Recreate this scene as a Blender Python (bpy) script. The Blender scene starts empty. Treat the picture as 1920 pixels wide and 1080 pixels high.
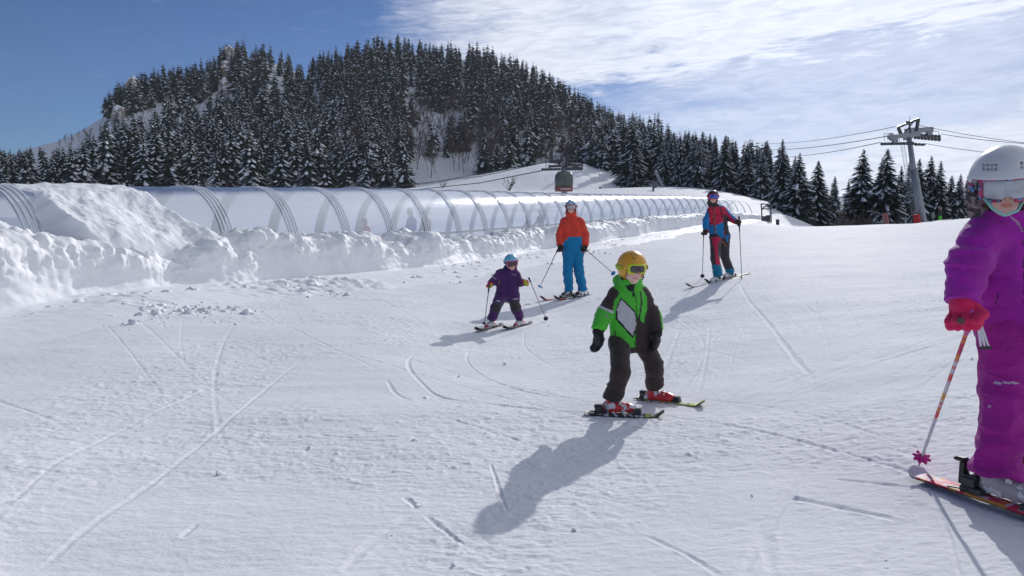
import bpy, bmesh, math, random
import numpy as np
from mathutils import Vector, Matrix
R = math.radians
random.seed(7); RS = np.random.RandomState(11)
S = bpy.context.scene; COL = S.collection
# ------------------------------------------------------------------ camera
F = 1280.0; Y0 = 392.0; CZ = 1.5
PITCH = math.atan((540-Y0)/F)
cam = bpy.data.objects.new('camera', bpy.data.cameras.new('camera')); COL.objects.link(cam)
cam.location = (0, 0, CZ); cam.rotation_euler = (math.pi/2-PITCH, 0, 0)
cam.data.sensor_width = 36; cam.data.lens = 36*F/1920; cam.data.clip_start = .05; cam.data.clip_end = 20000
S.camera = cam
# ------------------------------------------------------------------ sun, sky
SUN_AZ, SUN_EL = R(23.5), R(22.5)
sun = bpy.data.objects.new('sun', bpy.data.lights.new('sun', 'SUN')); COL.objects.link(sun)
sun.data.energy = 2.9; sun.data.angle = R(.55); sun.data.color = (1, .975, .95)
sd = Vector((math.sin(SUN_AZ)*math.cos(SUN_EL), math.cos(SUN_AZ)*math.cos(SUN_EL), math.sin(SUN_EL)))
sun.rotation_euler = sd.to_track_quat('Z', 'Y').to_euler()
S.view_settings.view_transform = 'Standard'; S.view_settings.look = 'None'
S.view_settings.exposure = -0.06; S.view_settings.gamma = 1
S.cycles.max_bounces = 8; S.cycles.transparent_max_bounces = 24; S.cycles.glossy_bounces = 3
S.cycles.caustics_reflective = False; S.cycles.caustics_refractive = False

class G:                                    # small node-graph builder
    def __init__(s, nt): s.nt = nt
    def n(s, t, **k):
        nd = s.nt.nodes.new(t)
        for a, b in k.items(): setattr(nd, a, b)
        return nd
    def put(s, sock, v):
        if hasattr(v, 'links'): s.nt.links.new(v, sock)
        else: sock.default_value = v
    def m(s, op, a, b=0, c=0, clamp=False):
        nd = s.n('ShaderNodeMath', operation=op, use_clamp=clamp)
        s.put(nd.inputs[0], a); s.put(nd.inputs[1], b); s.put(nd.inputs[2], c)
        return nd.outputs[0]
    def mr(s, v, a, b, c=0, d=1, smooth=True):
        nd = s.n('ShaderNodeMapRange', interpolation_type='SMOOTHSTEP' if smooth else 'LINEAR')
        for i, x in enumerate((v, a, b, c, d)): s.put(nd.inputs[i], x)
        return nd.outputs[0]
    def mix(s, f, a, b):
        nd = s.n('ShaderNodeMix', data_type='RGBA'); s.put(nd.inputs[0], f)
        for i, x in ((6, a), (7, b)):
            s.put(nd.inputs[i], x if hasattr(x, 'links') else tuple(x)+(1,)*(4-len(x)))
        return nd.outputs[2]
    def noise(s, vec, scale, detail=3, rough=.5, dist=0):
        nd = s.n('ShaderNodeTexNoise')
        if vec is not None: s.put(nd.inputs['Vector'], vec)
        nd.inputs['Scale'].default_value = scale; nd.inputs['Detail'].default_value = detail
        nd.inputs['Roughness'].default_value = rough; nd.inputs['Distortion'].default_value = dist
        return nd.outputs[0]
    def mapping(s, vec, scale=(1, 1, 1), rot=(0, 0, 0)):
        nd = s.n('ShaderNodeMapping'); s.put(nd.inputs[0], vec)
        nd.inputs['Scale'].default_value = scale; nd.inputs['Rotation'].default_value = rot
        return nd.outputs[0]

w = bpy.data.worlds.new('World'); S.world = w; w.use_nodes = True
g = G(w.node_tree); w.node_tree.nodes.clear()
out = g.n('ShaderNodeOutputWorld'); bg = g.n('ShaderNodeBackground'); bg.inputs[1].default_value = .085
g.nt.links.new(bg.outputs[0], out.inputs[0])
sky = g.n('ShaderNodeTexSky', sky_type='NISHITA', sun_disc=False, sun_elevation=SUN_EL, sun_rotation=SUN_AZ,
          altitude=1800, air_density=1.0, dust_density=.3, ozone_density=3.0)
tc = g.n('ShaderNodeTexCoord').outputs['Generated']
sp = g.n('ShaderNodeSeparateXYZ'); g.put(sp.inputs[0], tc)
az = g.m('ARCTAN2', sp.outputs[0], sp.outputs[1]); el = g.m('ARCSINE', sp.outputs[2])
cv = g.n('ShaderNodeCombineXYZ'); g.put(cv.inputs[0], az); g.put(cv.inputs[1], g.m('MULTIPLY', el, 3.2))
cvr = g.mapping(cv.outputs[0], (1, 1, 1), (0, 0, R(-12)))
n1 = g.noise(g.mapping(cvr, (1.0, 1.7, 1)), 5.5, 9, .62, .6)
n2 = g.noise(g.mapping(cvr, (1.0, 1.9, 1)), 20, 7, .6, 1.0)
wob = g.m('MULTIPLY', g.m('SUBTRACT', n1, .5), .15)
wob2 = g.m('MULTIPLY', g.m('SUBTRACT', n2, .5), .05)
elw = g.m('ADD', g.m('ADD', el, wob), wob2)
L1 = g.m('MULTIPLY_ADD', g.m('SUBTRACT', az, .147), .10, .165)
azw = g.m('ADD', g.m('ADD', az, g.m('MULTIPLY', wob, 1.8)), g.m('MULTIPLY', wob2, 3))
upper = g.m('MULTIPLY', g.mr(g.m('SUBTRACT', elw, L1), -.02, .03), g.mr(azw, -.20, .02))
L2 = g.m('MULTIPLY_ADD', g.m('SUBTRACT', az, .385), .19, .082)
lower = g.m('MULTIPLY', g.mr(g.m('SUBTRACT', L2, elw), -.03, .03), g.mr(azw, .10, .32))
wisp = g.m('MULTIPLY', g.mr(n2, .55, .85), .14)
dull = g.m('MULTIPLY', g.mr(azw, .0, .35), .66)
cover = g.m('MAXIMUM', g.m('MAXIMUM', upper, lower), g.m('MAXIMUM', wisp, dull))
cover = g.m('MULTIPLY', cover, g.mr(g.m('ADD', n1, g.m('MULTIPLY', n2, .3)), .35, .70, .68, .98))
# brighter where the sun stands behind the cloud
vm = g.n('ShaderNodeVectorMath', operation='DOT_PRODUCT'); g.put(vm.inputs[0], tc); vm.inputs[1].default_value = sd
glow = g.m('POWER', g.m('MAXIMUM', vm.outputs['Value'], 0), 6)
cb = g.m('MULTIPLY', g.m('MULTIPLY_ADD', glow, 5.0, 7.6), g.mr(n2, .3, .7, .90, 1.05))
cc = g.n('ShaderNodeCombineColor'); g.put(cc.inputs[0], g.m('MULTIPLY', cb, .95)); g.put(cc.inputs[1], g.m('MULTIPLY', cb, 1.0)); g.put(cc.inputs[2], g.m('MULTIPLY', cb, 1.15))
skc = g.n('ShaderNodeMix', data_type='RGBA', blend_type='MULTIPLY'); skc.inputs[0].default_value = 1
g.put(skc.inputs[6], sky.outputs[0]); skc.inputs[7].default_value = (.50, .61, .84, 1)
g.put(bg.inputs[0], g.mix(cover, skc.outputs[2], cc.outputs[0]))
# ------------------------------------------------------------------ projection helpers
cp, spn = math.cos(PITCH), math.sin(PITCH)
def at(px, py, d):                          # point seen at pixel (px,py) standing d metres ahead
    a = (px-960)/F; b = -(py-540)/F
    y = cp+b*spn; z = -spn+b*cp
    return np.array([a/y*d, d, CZ+z/y*d])
def proj(P):
    P = np.asarray(P, float); X, Y, Z = P[..., 0], P[..., 1], P[..., 2]-CZ
    yy = Y*cp-Z*spn; zz = Y*spn+Z*cp
    return 960+F*X/yy, 540-F*zz/yy
def V(*a): return np.array(a, float)
# ------------------------------------------------------------------ numpy noise
def _h(ix, iy, iz):
    n = (ix*374761393+iy*668265263+iz*2147483647*3+iz*974634777).astype(np.int64) & 0xffffffff
    n = ((n ^ (n >> 13))*1274126177) & 0xffffffff
    n = ((n ^ (n >> 16))*2246822519) & 0xffffffff
    return (n >> 8)/16777216.0
def vn(p):                                  # smooth value noise, -1..1 ; p (...,3)
    p = np.asarray(p, float); i = np.floor(p).astype(np.int64); f = p-i; u = f*f*f*(f*(f*6-15)+10)
    x, y, z = i[..., 0], i[..., 1], i[..., 2]; a, b, c = u[..., 0], u[..., 1], u[..., 2]
    def L(q, r, t): return q+(r-q)*t
    r = L(L(L(_h(x, y, z), _h(x+1, y, z), a), L(_h(x, y+1, z), _h(x+1, y+1, z), a), b),
          L(L(_h(x, y, z+1), _h(x+1, y, z+1), a), L(_h(x, y+1, z+1), _h(x+1, y+1, z+1), a), b), c)
    return r*2-1
def fbm(p, o=4, g_=.5):
    s = 0; a = 1; t = 0
    for k in range(o): s = s+a*vn(p*2**k+17.3*k); t += a; a *= g_
    return s/t
def billow(p, o=4, g_=.5):
    s = 0; a = 1; t = 0
    for k in range(o): s = s+a*np.abs(vn(p*2**k+9.1*k)); t += a; a *= g_
    return s/t
def sst(x, a, b): t = np.clip((x-a)/(b-a), 0, 1); return t*t*(3-2*t)
# ------------------------------------------------------------------ object helpers
def tag(o, label=None, cat=None, group=None, kind=None):
    if label: o['label'] = label
    if cat: o['category'] = cat
    if group: o['group'] = group
    if kind: o['kind'] = kind
    return o
def empty(name, loc, rz=0):
    o = bpy.data.objects.new(name, None); COL.objects.link(o); o.location = loc; o.rotation_euler = (0, 0, rz)
    o.empty_display_size = .2; return o
def obj(name, me, parent=None, loc=(0, 0, 0)):
    o = bpy.data.objects.new(name, me); COL.objects.link(o); o.location = loc
    if parent: o.parent = parent
    return o
def mesh(name, v, f, mats=(), smooth=True, mi=None, col=None):
    v = np.asarray(v, np.float32); me = bpy.data.meshes.new(name)
    if isinstance(f, np.ndarray):
        k = f.shape[1]; me.vertices.add(len(v)); me.vertices.foreach_set('co', v.ravel())
        me.loops.add(f.size); me.loops.foreach_set('vertex_index', f.astype(np.int32).ravel())
        me.polygons.add(len(f)); me.polygons.foreach_set('loop_start', np.arange(0, f.size, k, dtype=np.int32))
        me.polygons.foreach_set('loop_total', np.full(len(f), k, np.int32))
    else:
        me.from_pydata([tuple(map(float, x)) for x in v], [], f)
    for m in mats: me.materials.append(m)
    if mi is not None: me.polygons.foreach_set('material_index', np.asarray(mi, np.int32))
    me.polygons.foreach_set('use_smooth', np.full(len(me.polygons), smooth))
    if col is not None:
        a = me.color_attributes.new('col', 'FLOAT_COLOR', 'POINT')
        c = np.ones((len(v), 4), np.float32); c[:, :3] = col; a.data.foreach_set('color', c.ravel())
    me.update(calc_edges=True); me.validate(); return me
class MB:                                   # collects simple solids into one mesh
    def __init__(s): s.v = []; s.f = []; s.mi = []
    def add(s, v, f, m=0):
        b = len(s.v); s.v += [tuple(x) for x in v]; s.f += [[i+b for i in q] for q in f]; s.mi += [m]*len(f)
    def tube(s, pts, rad, n=8, m=0, cap=True):
        pts = [Vector(p) for p in pts]; rad = rad if hasattr(rad, '__len__') else [rad]*len(pts)
        vs = []; up = None
        for i, p in enumerate(pts):
            t = (pts[min(i+1, len(pts)-1)]-pts[max(i-1, 0)]).normalized()
            if up is None: up = Vector((0, 0, 1)) if abs(t.z) < .9 else Vector((0, 1, 0))
            a = t.cross(up).normalized(); b = a.cross(t); up = b
            for k in range(n):
                q = 2*math.pi*k/n; vs.append(p+(a*math.cos(q)+b*math.sin(q))*rad[i])
        fs = [[i*n+k, i*n+(k+1) % n, (i+1)*n+(k+1) % n, (i+1)*n+k] for i in range(len(pts)-1) for k in range(n)]
        if cap: fs += [list(range(n))[::-1], [(len(pts)-1)*n+k for k in range(n)]]
        s.add(vs, fs, m)
    def box(s, c, sx, sy, sz, ax=(1, 0, 0), ay=(0, 1, 0), az_=(0, 0, 1), m=0, bev=0):
        c = Vector(c); ax, ay, az_ = Vector(ax), Vector(ay), Vector(az_)
        e = bev; L = []
        for z, k in ((-sz/2, 1), (-sz/2+e, 0), (sz/2-e, 0), (sz/2, 1)):
            if not e and k == 0: continue
            q = e if k else 0
            hx, hy = sx/2-q, sy/2-q
            L.append([c+ax*a*hx+ay*b*hy+az_*z for a, b in ((-1, -1), (1, -1), (1, 1), (-1, 1))])
        vs = [p for l in L for p in l]; n = len(L)
        fs = [[3, 2, 1, 0], [4*(n-1)+i for i in range(4)]]
        for i in range(n-1): fs += [[4*i+k, 4*i+(k+1) % 4, 4*i+4+(k+1) % 4, 4*i+4+k] for k in range(4)]
        s.add(vs, fs, m)
    def build(s, name, mats, parent=None, smooth=False, loc=(0, 0, 0)):
        mats = mats if isinstance(mats, (list, tuple)) else [mats]
        l = np.array(loc, float); me = mesh(name, np.array(s.v)-0, s.f, mats, smooth, s.mi)
        return obj(name, me, parent, loc)
# ------------------------------------------------------------------ materials
def mat(name, base=(.5, .5, .5), rough=.6, metal=0, spec=.5, fn=None, attr=False):
    m = bpy.data.materials.new(name); m.use_nodes = True; gg = G(m.node_tree)
    b = m.node_tree.nodes['Principled BSDF']; b.inputs['Base Color'].default_value = tuple(base)+(1,)
    b.inputs['Roughness'].default_value = rough; b.inputs['Metallic'].default_value = metal
    b.inputs['Specular IOR Level'].default_value = spec
    if attr:
        a = gg.n('ShaderNodeAttribute', attribute_name='col'); gg.put(b.inputs['Base Color'], a.outputs[0])
        gg.attr = a.outputs[0]
    if fn: fn(gg, b, m)
    return m
def bump(gg, b, h, strength, dist):
    bp = gg.n('ShaderNodeBump'); bp.inputs['Strength'].default_value = strength; bp.inputs['Distance'].default_value = dist
    gg.put(bp.inputs['Height'], h); gg.put(b.inputs['Normal'], bp.outputs[0]); return bp
def ob(gg): return gg.n('ShaderNodeTexCoord').outputs['Object']
def snow_piste(gg, b, m):
    p = gg.n('ShaderNodeNewGeometry').outputs['Position']
    a = gg.noise(gg.mapping(p, (1, 2.2, 1), (0, 0, R(9))), 62, 4, .7); c = gg.noise(gg.mapping(p, (1, 3.0, 1), (0, 0, R(18))), 9, 5, .6)
    h = gg.m('ADD', gg.m('MULTIPLY', a, .75), gg.m('MULTIPLY', c, .9)); bump(gg, b, h, .5, .012)
    t = gg.noise(p, 1.3, 4, .6)
    gg.put(b.inputs['Base Color'], gg.mix(gg.mr(t, .3, .7), (.78, .79, .82), (.85, .855, .87)))
    gg.put(b.inputs['Roughness'], gg.mr(a, .3, .7, .6, .8))
def snow_soft(gg, b, m):
    p = gg.n('ShaderNodeNewGeometry').outputs['Position']
    bump(gg, b, gg.noise(p, 26, 5, .65), .35, .015)
def snow_far(gg, b, m):
    p = gg.n('ShaderNodeNewGeometry').outputs['Position']
    bump(gg, b, gg.noise(gg.mapping(p, (1, .5, 1)), .25, 6, .6), .5, .6)
def fabric(gg, b, m):
    p = ob(gg); h = gg.m('ADD', gg.m('MULTIPLY', gg.noise(gg.mapping(p, (1, 1, 2.2)), 14, 4, .6, 1.4), 1.0), gg.m('MULTIPLY', gg.noise(p, 300, 2), .12))
    bump(gg, b, h, .7, .016)
    t = gg.noise(p, 8, 4, .6); gg.put(b.inputs['Base Color'], gg.mix(gg.mr(t, .3, .7, 0, .22), gg.attr, (.02, .02, .03)))
    b.inputs['Sheen Weight'].default_value = .15
def mountain_mat(gg, b, m):
    p = gg.n('ShaderNodeNewGeometry'); n = gg.noise(p.outputs['Position'], .09, 7, .65)
    s = gg.n('ShaderNodeSeparateXYZ'); gg.put(s.inputs[0], p.outputs['True Normal'])
    n2 = gg.noise(gg.mapping(p.outputs['Position'], (1, 1, .5)), .5, 5, .7)
    k = gg.m('MULTIPLY', gg.mr(gg.m('ADD', n, gg.m('MULTIPLY', n2, .35)), .70, .82), gg.mr(s.outputs[2], .9, .72))
    gg.put(b.inputs['Base Color'], gg.mix(k, (.80, .81, .84), (.12, .10, .085)))
    bump(gg, b, n2, .8, 1.5)
def needles(gg, b, m):
    t = gg.noise(ob(gg), 1.2, 3); gg.put(b.inputs['Base Color'], gg.mix(gg.mr(t, .35, .65), (.022, .034, .032), (.045, .060, .048)))
def bark(gg, b, m):
    t = gg.noise(gg.mapping(ob(gg), (1, 1, .2)), 6, 4); gg.put(b.inputs['Base Color'], gg.mix(t, (.05, .038, .03), (.16, .125, .10)))
def metal_fn(gg, b, m):
    t = gg.noise(ob(gg), 2, 5, .65); gg.put(b.inputs['Roughness'], gg.mr(t, .3, .7, .35, .6))
def rock_fn(gg, b, m):
    p = ob(gg); t = gg.noise(p, .35, 6, .7); gg.put(b.inputs['Base Color'], gg.mix(gg.mr(t, .4, .6), (.28, .22, .16), (.5, .47, .44)))
    bump(gg, b, t, 1, 1)
M = dict(
    piste=mat('piste_snow', (.82, .83, .85), .5, fn=snow_piste, spec=.02),
    bank=mat('bank_snow', (.84, .85, .87), .6, fn=snow_soft, spec=.12),
    far=mat('far_snow', (.82, .83, .86), .7, fn=snow_far, spec=.1),
    mountain=mat('mountain_snow', (.82, .83, .86), .8, fn=mountain_mat, spec=.2),
    needles=mat('spruce_needles', (.03, .05, .035), .75, fn=needles, spec=.2),
    treesnow=mat('snow_on_branches', (.80, .82, .86), .7, spec=.2),
    bark=mat('bark', (.1, .08, .06), .85, fn=bark, spec=.2),
    twig=mat('bare_twigs', (.115, .092, .085), .85, spec=.1),
    rock=mat('rock', (.4, .35, .3), .85, fn=rock_fn),
    fabric=mat('fabric', rough=.75, fn=fabric, attr=True, spec=.25),
    plastic=mat('plastic', rough=.33, attr=True, spec=.5),
    skin=mat('skin', rough=.5, attr=True, spec=.35),
    skitop=mat('ski_topsheet', rough=.6, attr=True, spec=.3),
    lens=mat('goggle_lens', rough=.08, attr=True, spec=.9),
    steel=mat('galvanised_steel', (.26, .28, .30), .5, .4, fn=metal_fn),
    darksteel=mat('dark_steel', (.07, .07, .075), .5, .4, fn=metal_fn),
    black=mat('black_rubber', (.018, .018, .02), .5),
    cable=mat('steel_cable', (.05, .05, .055), .5, .3),
)
M['skin'].node_tree.nodes['Principled BSDF'].inputs['Subsurface Weight'].default_value = .12
M['skin'].node_tree.nodes['Principled BSDF'].inputs['Subsurface Scale'].default_value = .01
def plain(name, c, rough=.5, metal=0): return mat(name, c, rough, metal)
# ------------------------------------------------------------------ ground surface
CP = [(-200,1080,2.0),(0,1080,2.1),(500,1080,2.15),(960,1080,2.15),(1500,1080,2.1),(1920,1080,2.05),
      (0,800,3.85),(400,800,4.0),(800,800,4.15),(0,680,5.8),(400,650,6.7),(700,600,8.8),
      (1180,772,4.6),(1500,770,4.35),(1860,925,2.75),(2050,900,2.8),(945,612,9.2),(1075,557,13.2),(1355,524,13.6),
      (0,596,8.5),(250,552,10.2),(500,527,13.6),(800,503,18),(1000,480,23.5),(1150,456,31),(1300,430,46),
      (1700,600,7.3),(1600,480,18),(1900,600,6.8),(1800,450,25),(1250,470,25),(1450,460,26),
      (1430,415,60),(1480,426,55),(1560,424,48),(1650,422,48),(1730,418,48),(1812,412,46),(1960,404,44)]
pts = [at(*c) for c in CP]
def apz(px, d, z): p = at(px, 400, d); p[2] = CZ+z; return p
pts += [apz(1560, 75, -3.2), apz(1700, 75, -1.7), apz(1850, 75, -1.3), apz(1560, 110, -4.5), apz(1700, 110, -3.6), apz(1900, 110, -3.6),
        apz(1560, 300, -8), apz(1900, 300, -8), at(1500,411,85), at(1500,398,120), at(1440,380,150), at(1400,368,170),
        apz(-200, 16, -1.3), apz(0, 20, -1.2), apz(300, 30, -.9), apz(600, 45, -.6), apz(900, 60, -.3), apz(1150, 80, 0),
        at(-100,358,210), at(200,358,210), at(500,358,210), at(800,358,210), at(1000,358,190), at(1150,357,190), at(1280,356,190),
        apz(-300, 80, 1), apz(300, 90, 1), apz(700, 110, 1.2), apz(1250, 95, 1)]
pts = np.array(pts)
def lp(X, Y):
    r = np.sqrt(X*X+Y*Y)+.3; a = np.clip(np.arctan2(X, Y), -1.0, 1.0); return a*3.0, np.log(r)
def tps(q): return np.where(q > 1e-9, q*np.log(np.maximum(q, 1e-9))*.5, 0)     # q = r^2
ca, cl = lp(pts[:, 0], pts[:, 1]); nP = len(pts)
Kc = tps((ca[:, None]-ca)**2+(cl[:, None]-cl)**2)+np.eye(nP)*.004
A_ = np.zeros((nP+3, nP+3)); A_[:nP, :nP] = Kc; A_[:nP, nP] = 1; A_[:nP, nP+1] = ca; A_[:nP, nP+2] = cl; A_[nP:, :nP] = A_[:nP, nP:].T
W_ = np.linalg.solve(A_, np.r_[pts[:, 2], 0, 0, 0])
def gz0(X, Y):
    X = np.asarray(X, float); Y = np.asarray(Y, float); sh = X.shape; X = X.ravel(); Y = Y.ravel()
    a, l = lp(X, Y); lc = np.clip(l, math.log(1.6), math.log(330)); o = np.zeros(len(X))
    for s in range(0, len(X), 60000):
        e = slice(s, s+60000)
        o[e] = tps((a[e, None]-ca)**2+(lc[e, None]-cl)**2)@W_[:nP]+W_[nP]+W_[nP+1]*a[e]+W_[nP+2]*lc[e]
    r = np.exp(l); o = o+np.where(r > 330, (r-330)*.006, 0)
    return o.reshape(sh)
def gz(x, y): return float(gz0(np.array([x]), np.array([y]))[0])
_rc = np.geomspace(.3, 400, 300); _ac = np.linspace(-1.15, 1.15, 240)
_R, _A = np.meshgrid(_rc, _ac, indexing='ij'); _Z = gz0(_R*np.sin(_A), _R*np.cos(_A))
def GZ(x, y):                               # quick look-up of the smooth snow surface
    fr = math.log(math.hypot(x, y)/.3)/math.log(400/.3)*299; fa = (math.atan2(x, y)+1.15)/2.3*239
    i = min(max(int(fr), 0), 298); j = min(max(int(fa), 0), 238); u = min(max(fr-i, 0), 1); v = min(max(fa-j, 0), 1)
    return float(_Z[i, j]*(1-u)*(1-v)+_Z[i+1, j]*u*(1-v)+_Z[i, j+1]*(1-u)*v+_Z[i+1, j+1]*u*v)
def gz(x, y): return GZ(x, y)
def gp(px, py, lo=1.5, hi=90):              # where the line of sight meets the snow
    dprev = None
    for d in np.geomspace(lo, hi, 160):
        p = at(px, py, d); q = p[2]-gz(p[0], p[1])
        if q < 0:
            a, b = dprev or lo, d
            for _ in range(18):
                c = (a+b)/2; p = at(px, py, c)
                if p[2] < gz(p[0], p[1]): b = c
                else: a = c
            p = at(px, py, b); return V(p[0], p[1], gz(p[0], p[1]))
        dprev = d
    p = at(px, py, hi); return V(p[0], p[1], gz(p[0], p[1]))
#--TRACKS--
tracks = [  # pixel polylines, width (m), depth (m)
 ([(60,1080),(200,965),(330,872),(420,792),(500,725),(570,672)], .022, .009),
 ([(0,965),(100,872),(210,812),(330,750),(430,708)], .02, .008), ([(0,903),(120,887),(330,862)], .012, .012),
 ([(0,945),(90,925),(190,905)], .03, .014), ([(780,662),(760,680),(790,722),(830,752),(960,765),(1060,776),(1130,778)], .025, .014),
 ([(725,712),(740,738),(770,754),(800,745)], .025, .014), ([(880,655),(872,675),(900,700),(940,722),(1000,743),(1090,752)], .022, .012),
 ([(985,620),(980,650),(1010,670),(1040,690)], .022, .010), ([(1300,788),(1450,815),(1560,845),(1660,870),(1730,892)], .025, .014),
 ([(1600,820),(1500,900),(1440,985),(1385,1080)], .028, .012), ([(1385,530),(1400,560),(1440,600),(1470,650),(1530,722)], .035, .014),
 ([(1480,932),(1560,945),(1685,970)], .03, .018), ([(1565,897),(1640,905),(1725,913)], .02, .014), ([(1740,915),(1775,980),(1800,1080)], .012, .012),
 ([(1725,935),(1685,1005),(1640,1080)], .055, .014), ([(1430,500),(1560,520),(1700,560),(1800,590)], .03, .010),
 ([(850,790),(960,825),(980,835)], .02, .012), ([(920,870),(935,920),(950,960)], .012, .014), ([(760,935),(785,955)], .02, .016),
 ([(800,970),(870,1020)], .014, .012), ([(640,1075),(700,1010),(800,950),(930,905)], .03, .009), ([(340,1010),(370,985)], .02, .010),
 ([(1210,1000),(1300,1040),(1350,1075)], .02, .010), ([(1000,790),(985,850),(880,905)], .05, .008), ([(1430,990),(1440,1030),(1450,1080)], .03, .008),
 ([(560,640),(720,600),(900,560)], .03, .008), ([(600,560),(760,535),(1000,520),(1200,500)], .05, .010), ([(1100,600),(1300,560),(1550,500),(1700,470)], .05, .009),
 ([(1000,640),(1200,590),(1400,530),(1600,460)], .04, .010), ([(1440,470),(1600,445),(1800,430)], .08, .014), ([(1150,640),(1330,640),(1420,655)], .03, .009),
 ([(250,700),(600,640),(850,600)], .03, .008), ([(1240,745),(1500,770),(1700,840)], .02, .007), ([(500,800),(700,830),(860,800),(1010,730)], .02, .006),
]
def fine_z(X, Y):
    P = np.stack([X, Y, X*0], -1); r = np.sqrt(X*X+Y*Y)
    c, s = math.cos(.16), math.sin(.16); U = X*c+Y*s; W = -X*s+Y*c
    z = fbm(P*.45, 3)*.035+fbm(np.stack([U*.7, W*2.2, X*0+5], -1), 3)*.012
    near = 1-sst(r, 14, 45)
    patch = sst(fbm(P*.8+31, 3), -.25, .35)
    z += near*(.4+.6*patch)*(.005*fbm(np.stack([U*3, W*8, X*0+2], -1), 3)+.0030*fbm(np.stack([U*7, W*20, X*0+9], -1), 3)+.0026*vn(np.stack([U*18, W*48, X*0+4], -1))+.0022*vn(np.stack([U*34, W*85, X*0+6], -1))+.0012*vn(P*60))
    lum = np.clip(fbm(P*14+40, 3)-.28, 0, 1); z += near*lum*.016*patch
    return z
def densify(pl, step=.10):
    o = []
    for a, b in zip(pl[:-1], pl[1:]):
        n = max(1, int(np.linalg.norm(b-a)/step))
        for k in range(n): o.append(a+(b-a)*k/n)
    o.append(pl[-1]); return np.array(o)
def smoothpl(p, it=2):
    for _ in range(it):
        q = [p[0]]
        for a, b in zip(p[:-1], p[1:]): q += [a*.75+b*.25, a*.25+b*.75]
        q.append(p[-1]); p = q
    return p
def carve(X, Y, Z):
    rs = random.Random(4); tl = []
    for pl, wd, dp in tracks:
        tl.append((smoothpl([gp(*q)[:2] for q in pl]), wd*.6, dp*.6))
    for k in range(300):                     # older, fainter ski tracks crossing the piste
        r = rs.uniform(2.6, 26); a = rs.uniform(-.6, .62); x, y = r*math.sin(a), r*math.cos(a); th = rs.choice((.6, .75, 1.0, 2.2))+rs.gauss(0, .22); cu = rs.gauss(0, .035)
        pl = []
        for j in range(int(rs.uniform(15, 110))):
            pl.append(V(x, y)); x += math.cos(th)*.22; y += math.sin(th)*.22; th += cu*.22
        for off in ((0, .35) if rs.random() < .5 else (0,)): tl.append(([q+V(-off*math.sin(th), off*math.cos(th)) for q in pl], rs.uniform(.008, .02), rs.uniform(.0025, .0055)))
    for pl, wd, dp in tl:
        pl = [np.asarray(q) for q in pl]; mn = np.min(pl, 0)-.4; mx = np.max(pl, 0)+.4
        idx = np.where((X > mn[0]) & (X < mx[0]) & (Y > mn[1]) & (Y < mx[1]))[0]
        if not len(idx): continue
        x, y = X[idx], Y[idx]; D = np.full(len(idx), 9.); T = np.zeros(len(idx)); n = len(pl)-1
        for i in range(n):
            a, b = pl[i], pl[i+1]; ba = b-a; t = np.clip(((x-a[0])*ba[0]+(y-a[1])*ba[1])/max(ba@ba, 1e-9), 0, 1)
            d = np.hypot(x-a[0]-ba[0]*t, y-a[1]-ba[1]*t); k = d < D; D[k] = d[k]; T[k] = ((i+t)/n)[k]
        fade = sst(T, 0, .2)*(1-sst(T, .8, 1))*(.8+.2*vn(np.stack([T*9, T*0, T*0+len(pl)], -1)))
        D = D*(1+.35*vn(np.stack([x*6, y*6, x*0+3], -1))); q = D/wd
        Z[idx] += fade*dp*(-np.exp(-q*q)+.40*np.exp(-((q-1.7)/.55)**2)*(.6+.8*vn(np.stack([x*25, y*25, x*0], -1))))
    return Z
def build_ground():
    h = R(41.5); front = np.linspace(-h, h, 1040); side = np.linspace(h, 2*math.pi-h, 62)[1:-1]
    A = np.r_[front, side]; nf = len(A)
    r = np.r_[np.geomspace(.35, 1.75, 18)[:-1], np.exp(np.arange(math.log(1.75), math.log(16), .0033)),
              np.exp(np.arange(math.log(16.05), math.log(60), .009)), np.geomspace(60.6, 880, 62)]
    RR, AA = np.meshgrid(r, A, indexing='ij'); X = (RR*np.sin(AA)).ravel(); Y = (RR*np.cos(AA)).ravel()
    # height: evaluate the smooth part on a coarse polar lattice, then interpolate
    rc = np.geomspace(.3, 6100, 420); ac = np.linspace(-math.pi, math.pi, 361)
    Rc, Ac = np.meshgrid(rc, ac, indexing='ij'); Zc = gz0(Rc*np.sin(Ac), Rc*np.cos(Ac))
    fa = (np.where(AA > math.pi, AA-2*math.pi, AA).ravel()+math.pi)/(2*math.pi)*360; fr = np.log(RR.ravel()/.3)/math.log(6100/.3)*419
    i = np.clip(fr.astype(int), 0, 418); j = np.clip(fa.astype(int), 0, 359); u = fr-i; v = fa-j
    Z = Zc[i, j]*(1-u)*(1-v)+Zc[i+1, j]*u*(1-v)+Zc[i, j+1]*(1-u)*v+Zc[i+1, j+1]*u*v
    Z = Z+fine_z(X, Y); Z = carve(X, Y, Z)
    n = len(r); I = np.arange(n-1)[:, None]*nf; J = np.arange(nf)[None, :]; J2 = (J+1) % nf
    f = np.stack([I+J, I+nf+J, I+nf+J2, I+J2], -1).reshape(-1, 4)
    c = len(X); v = np.stack([X, Y, Z], 1)
    me = mesh('snow_ground', v, f[:, ::-1], [M['piste']]); o = obj('snow_ground', me); tag(o, kind='structure')
build_ground()
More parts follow.
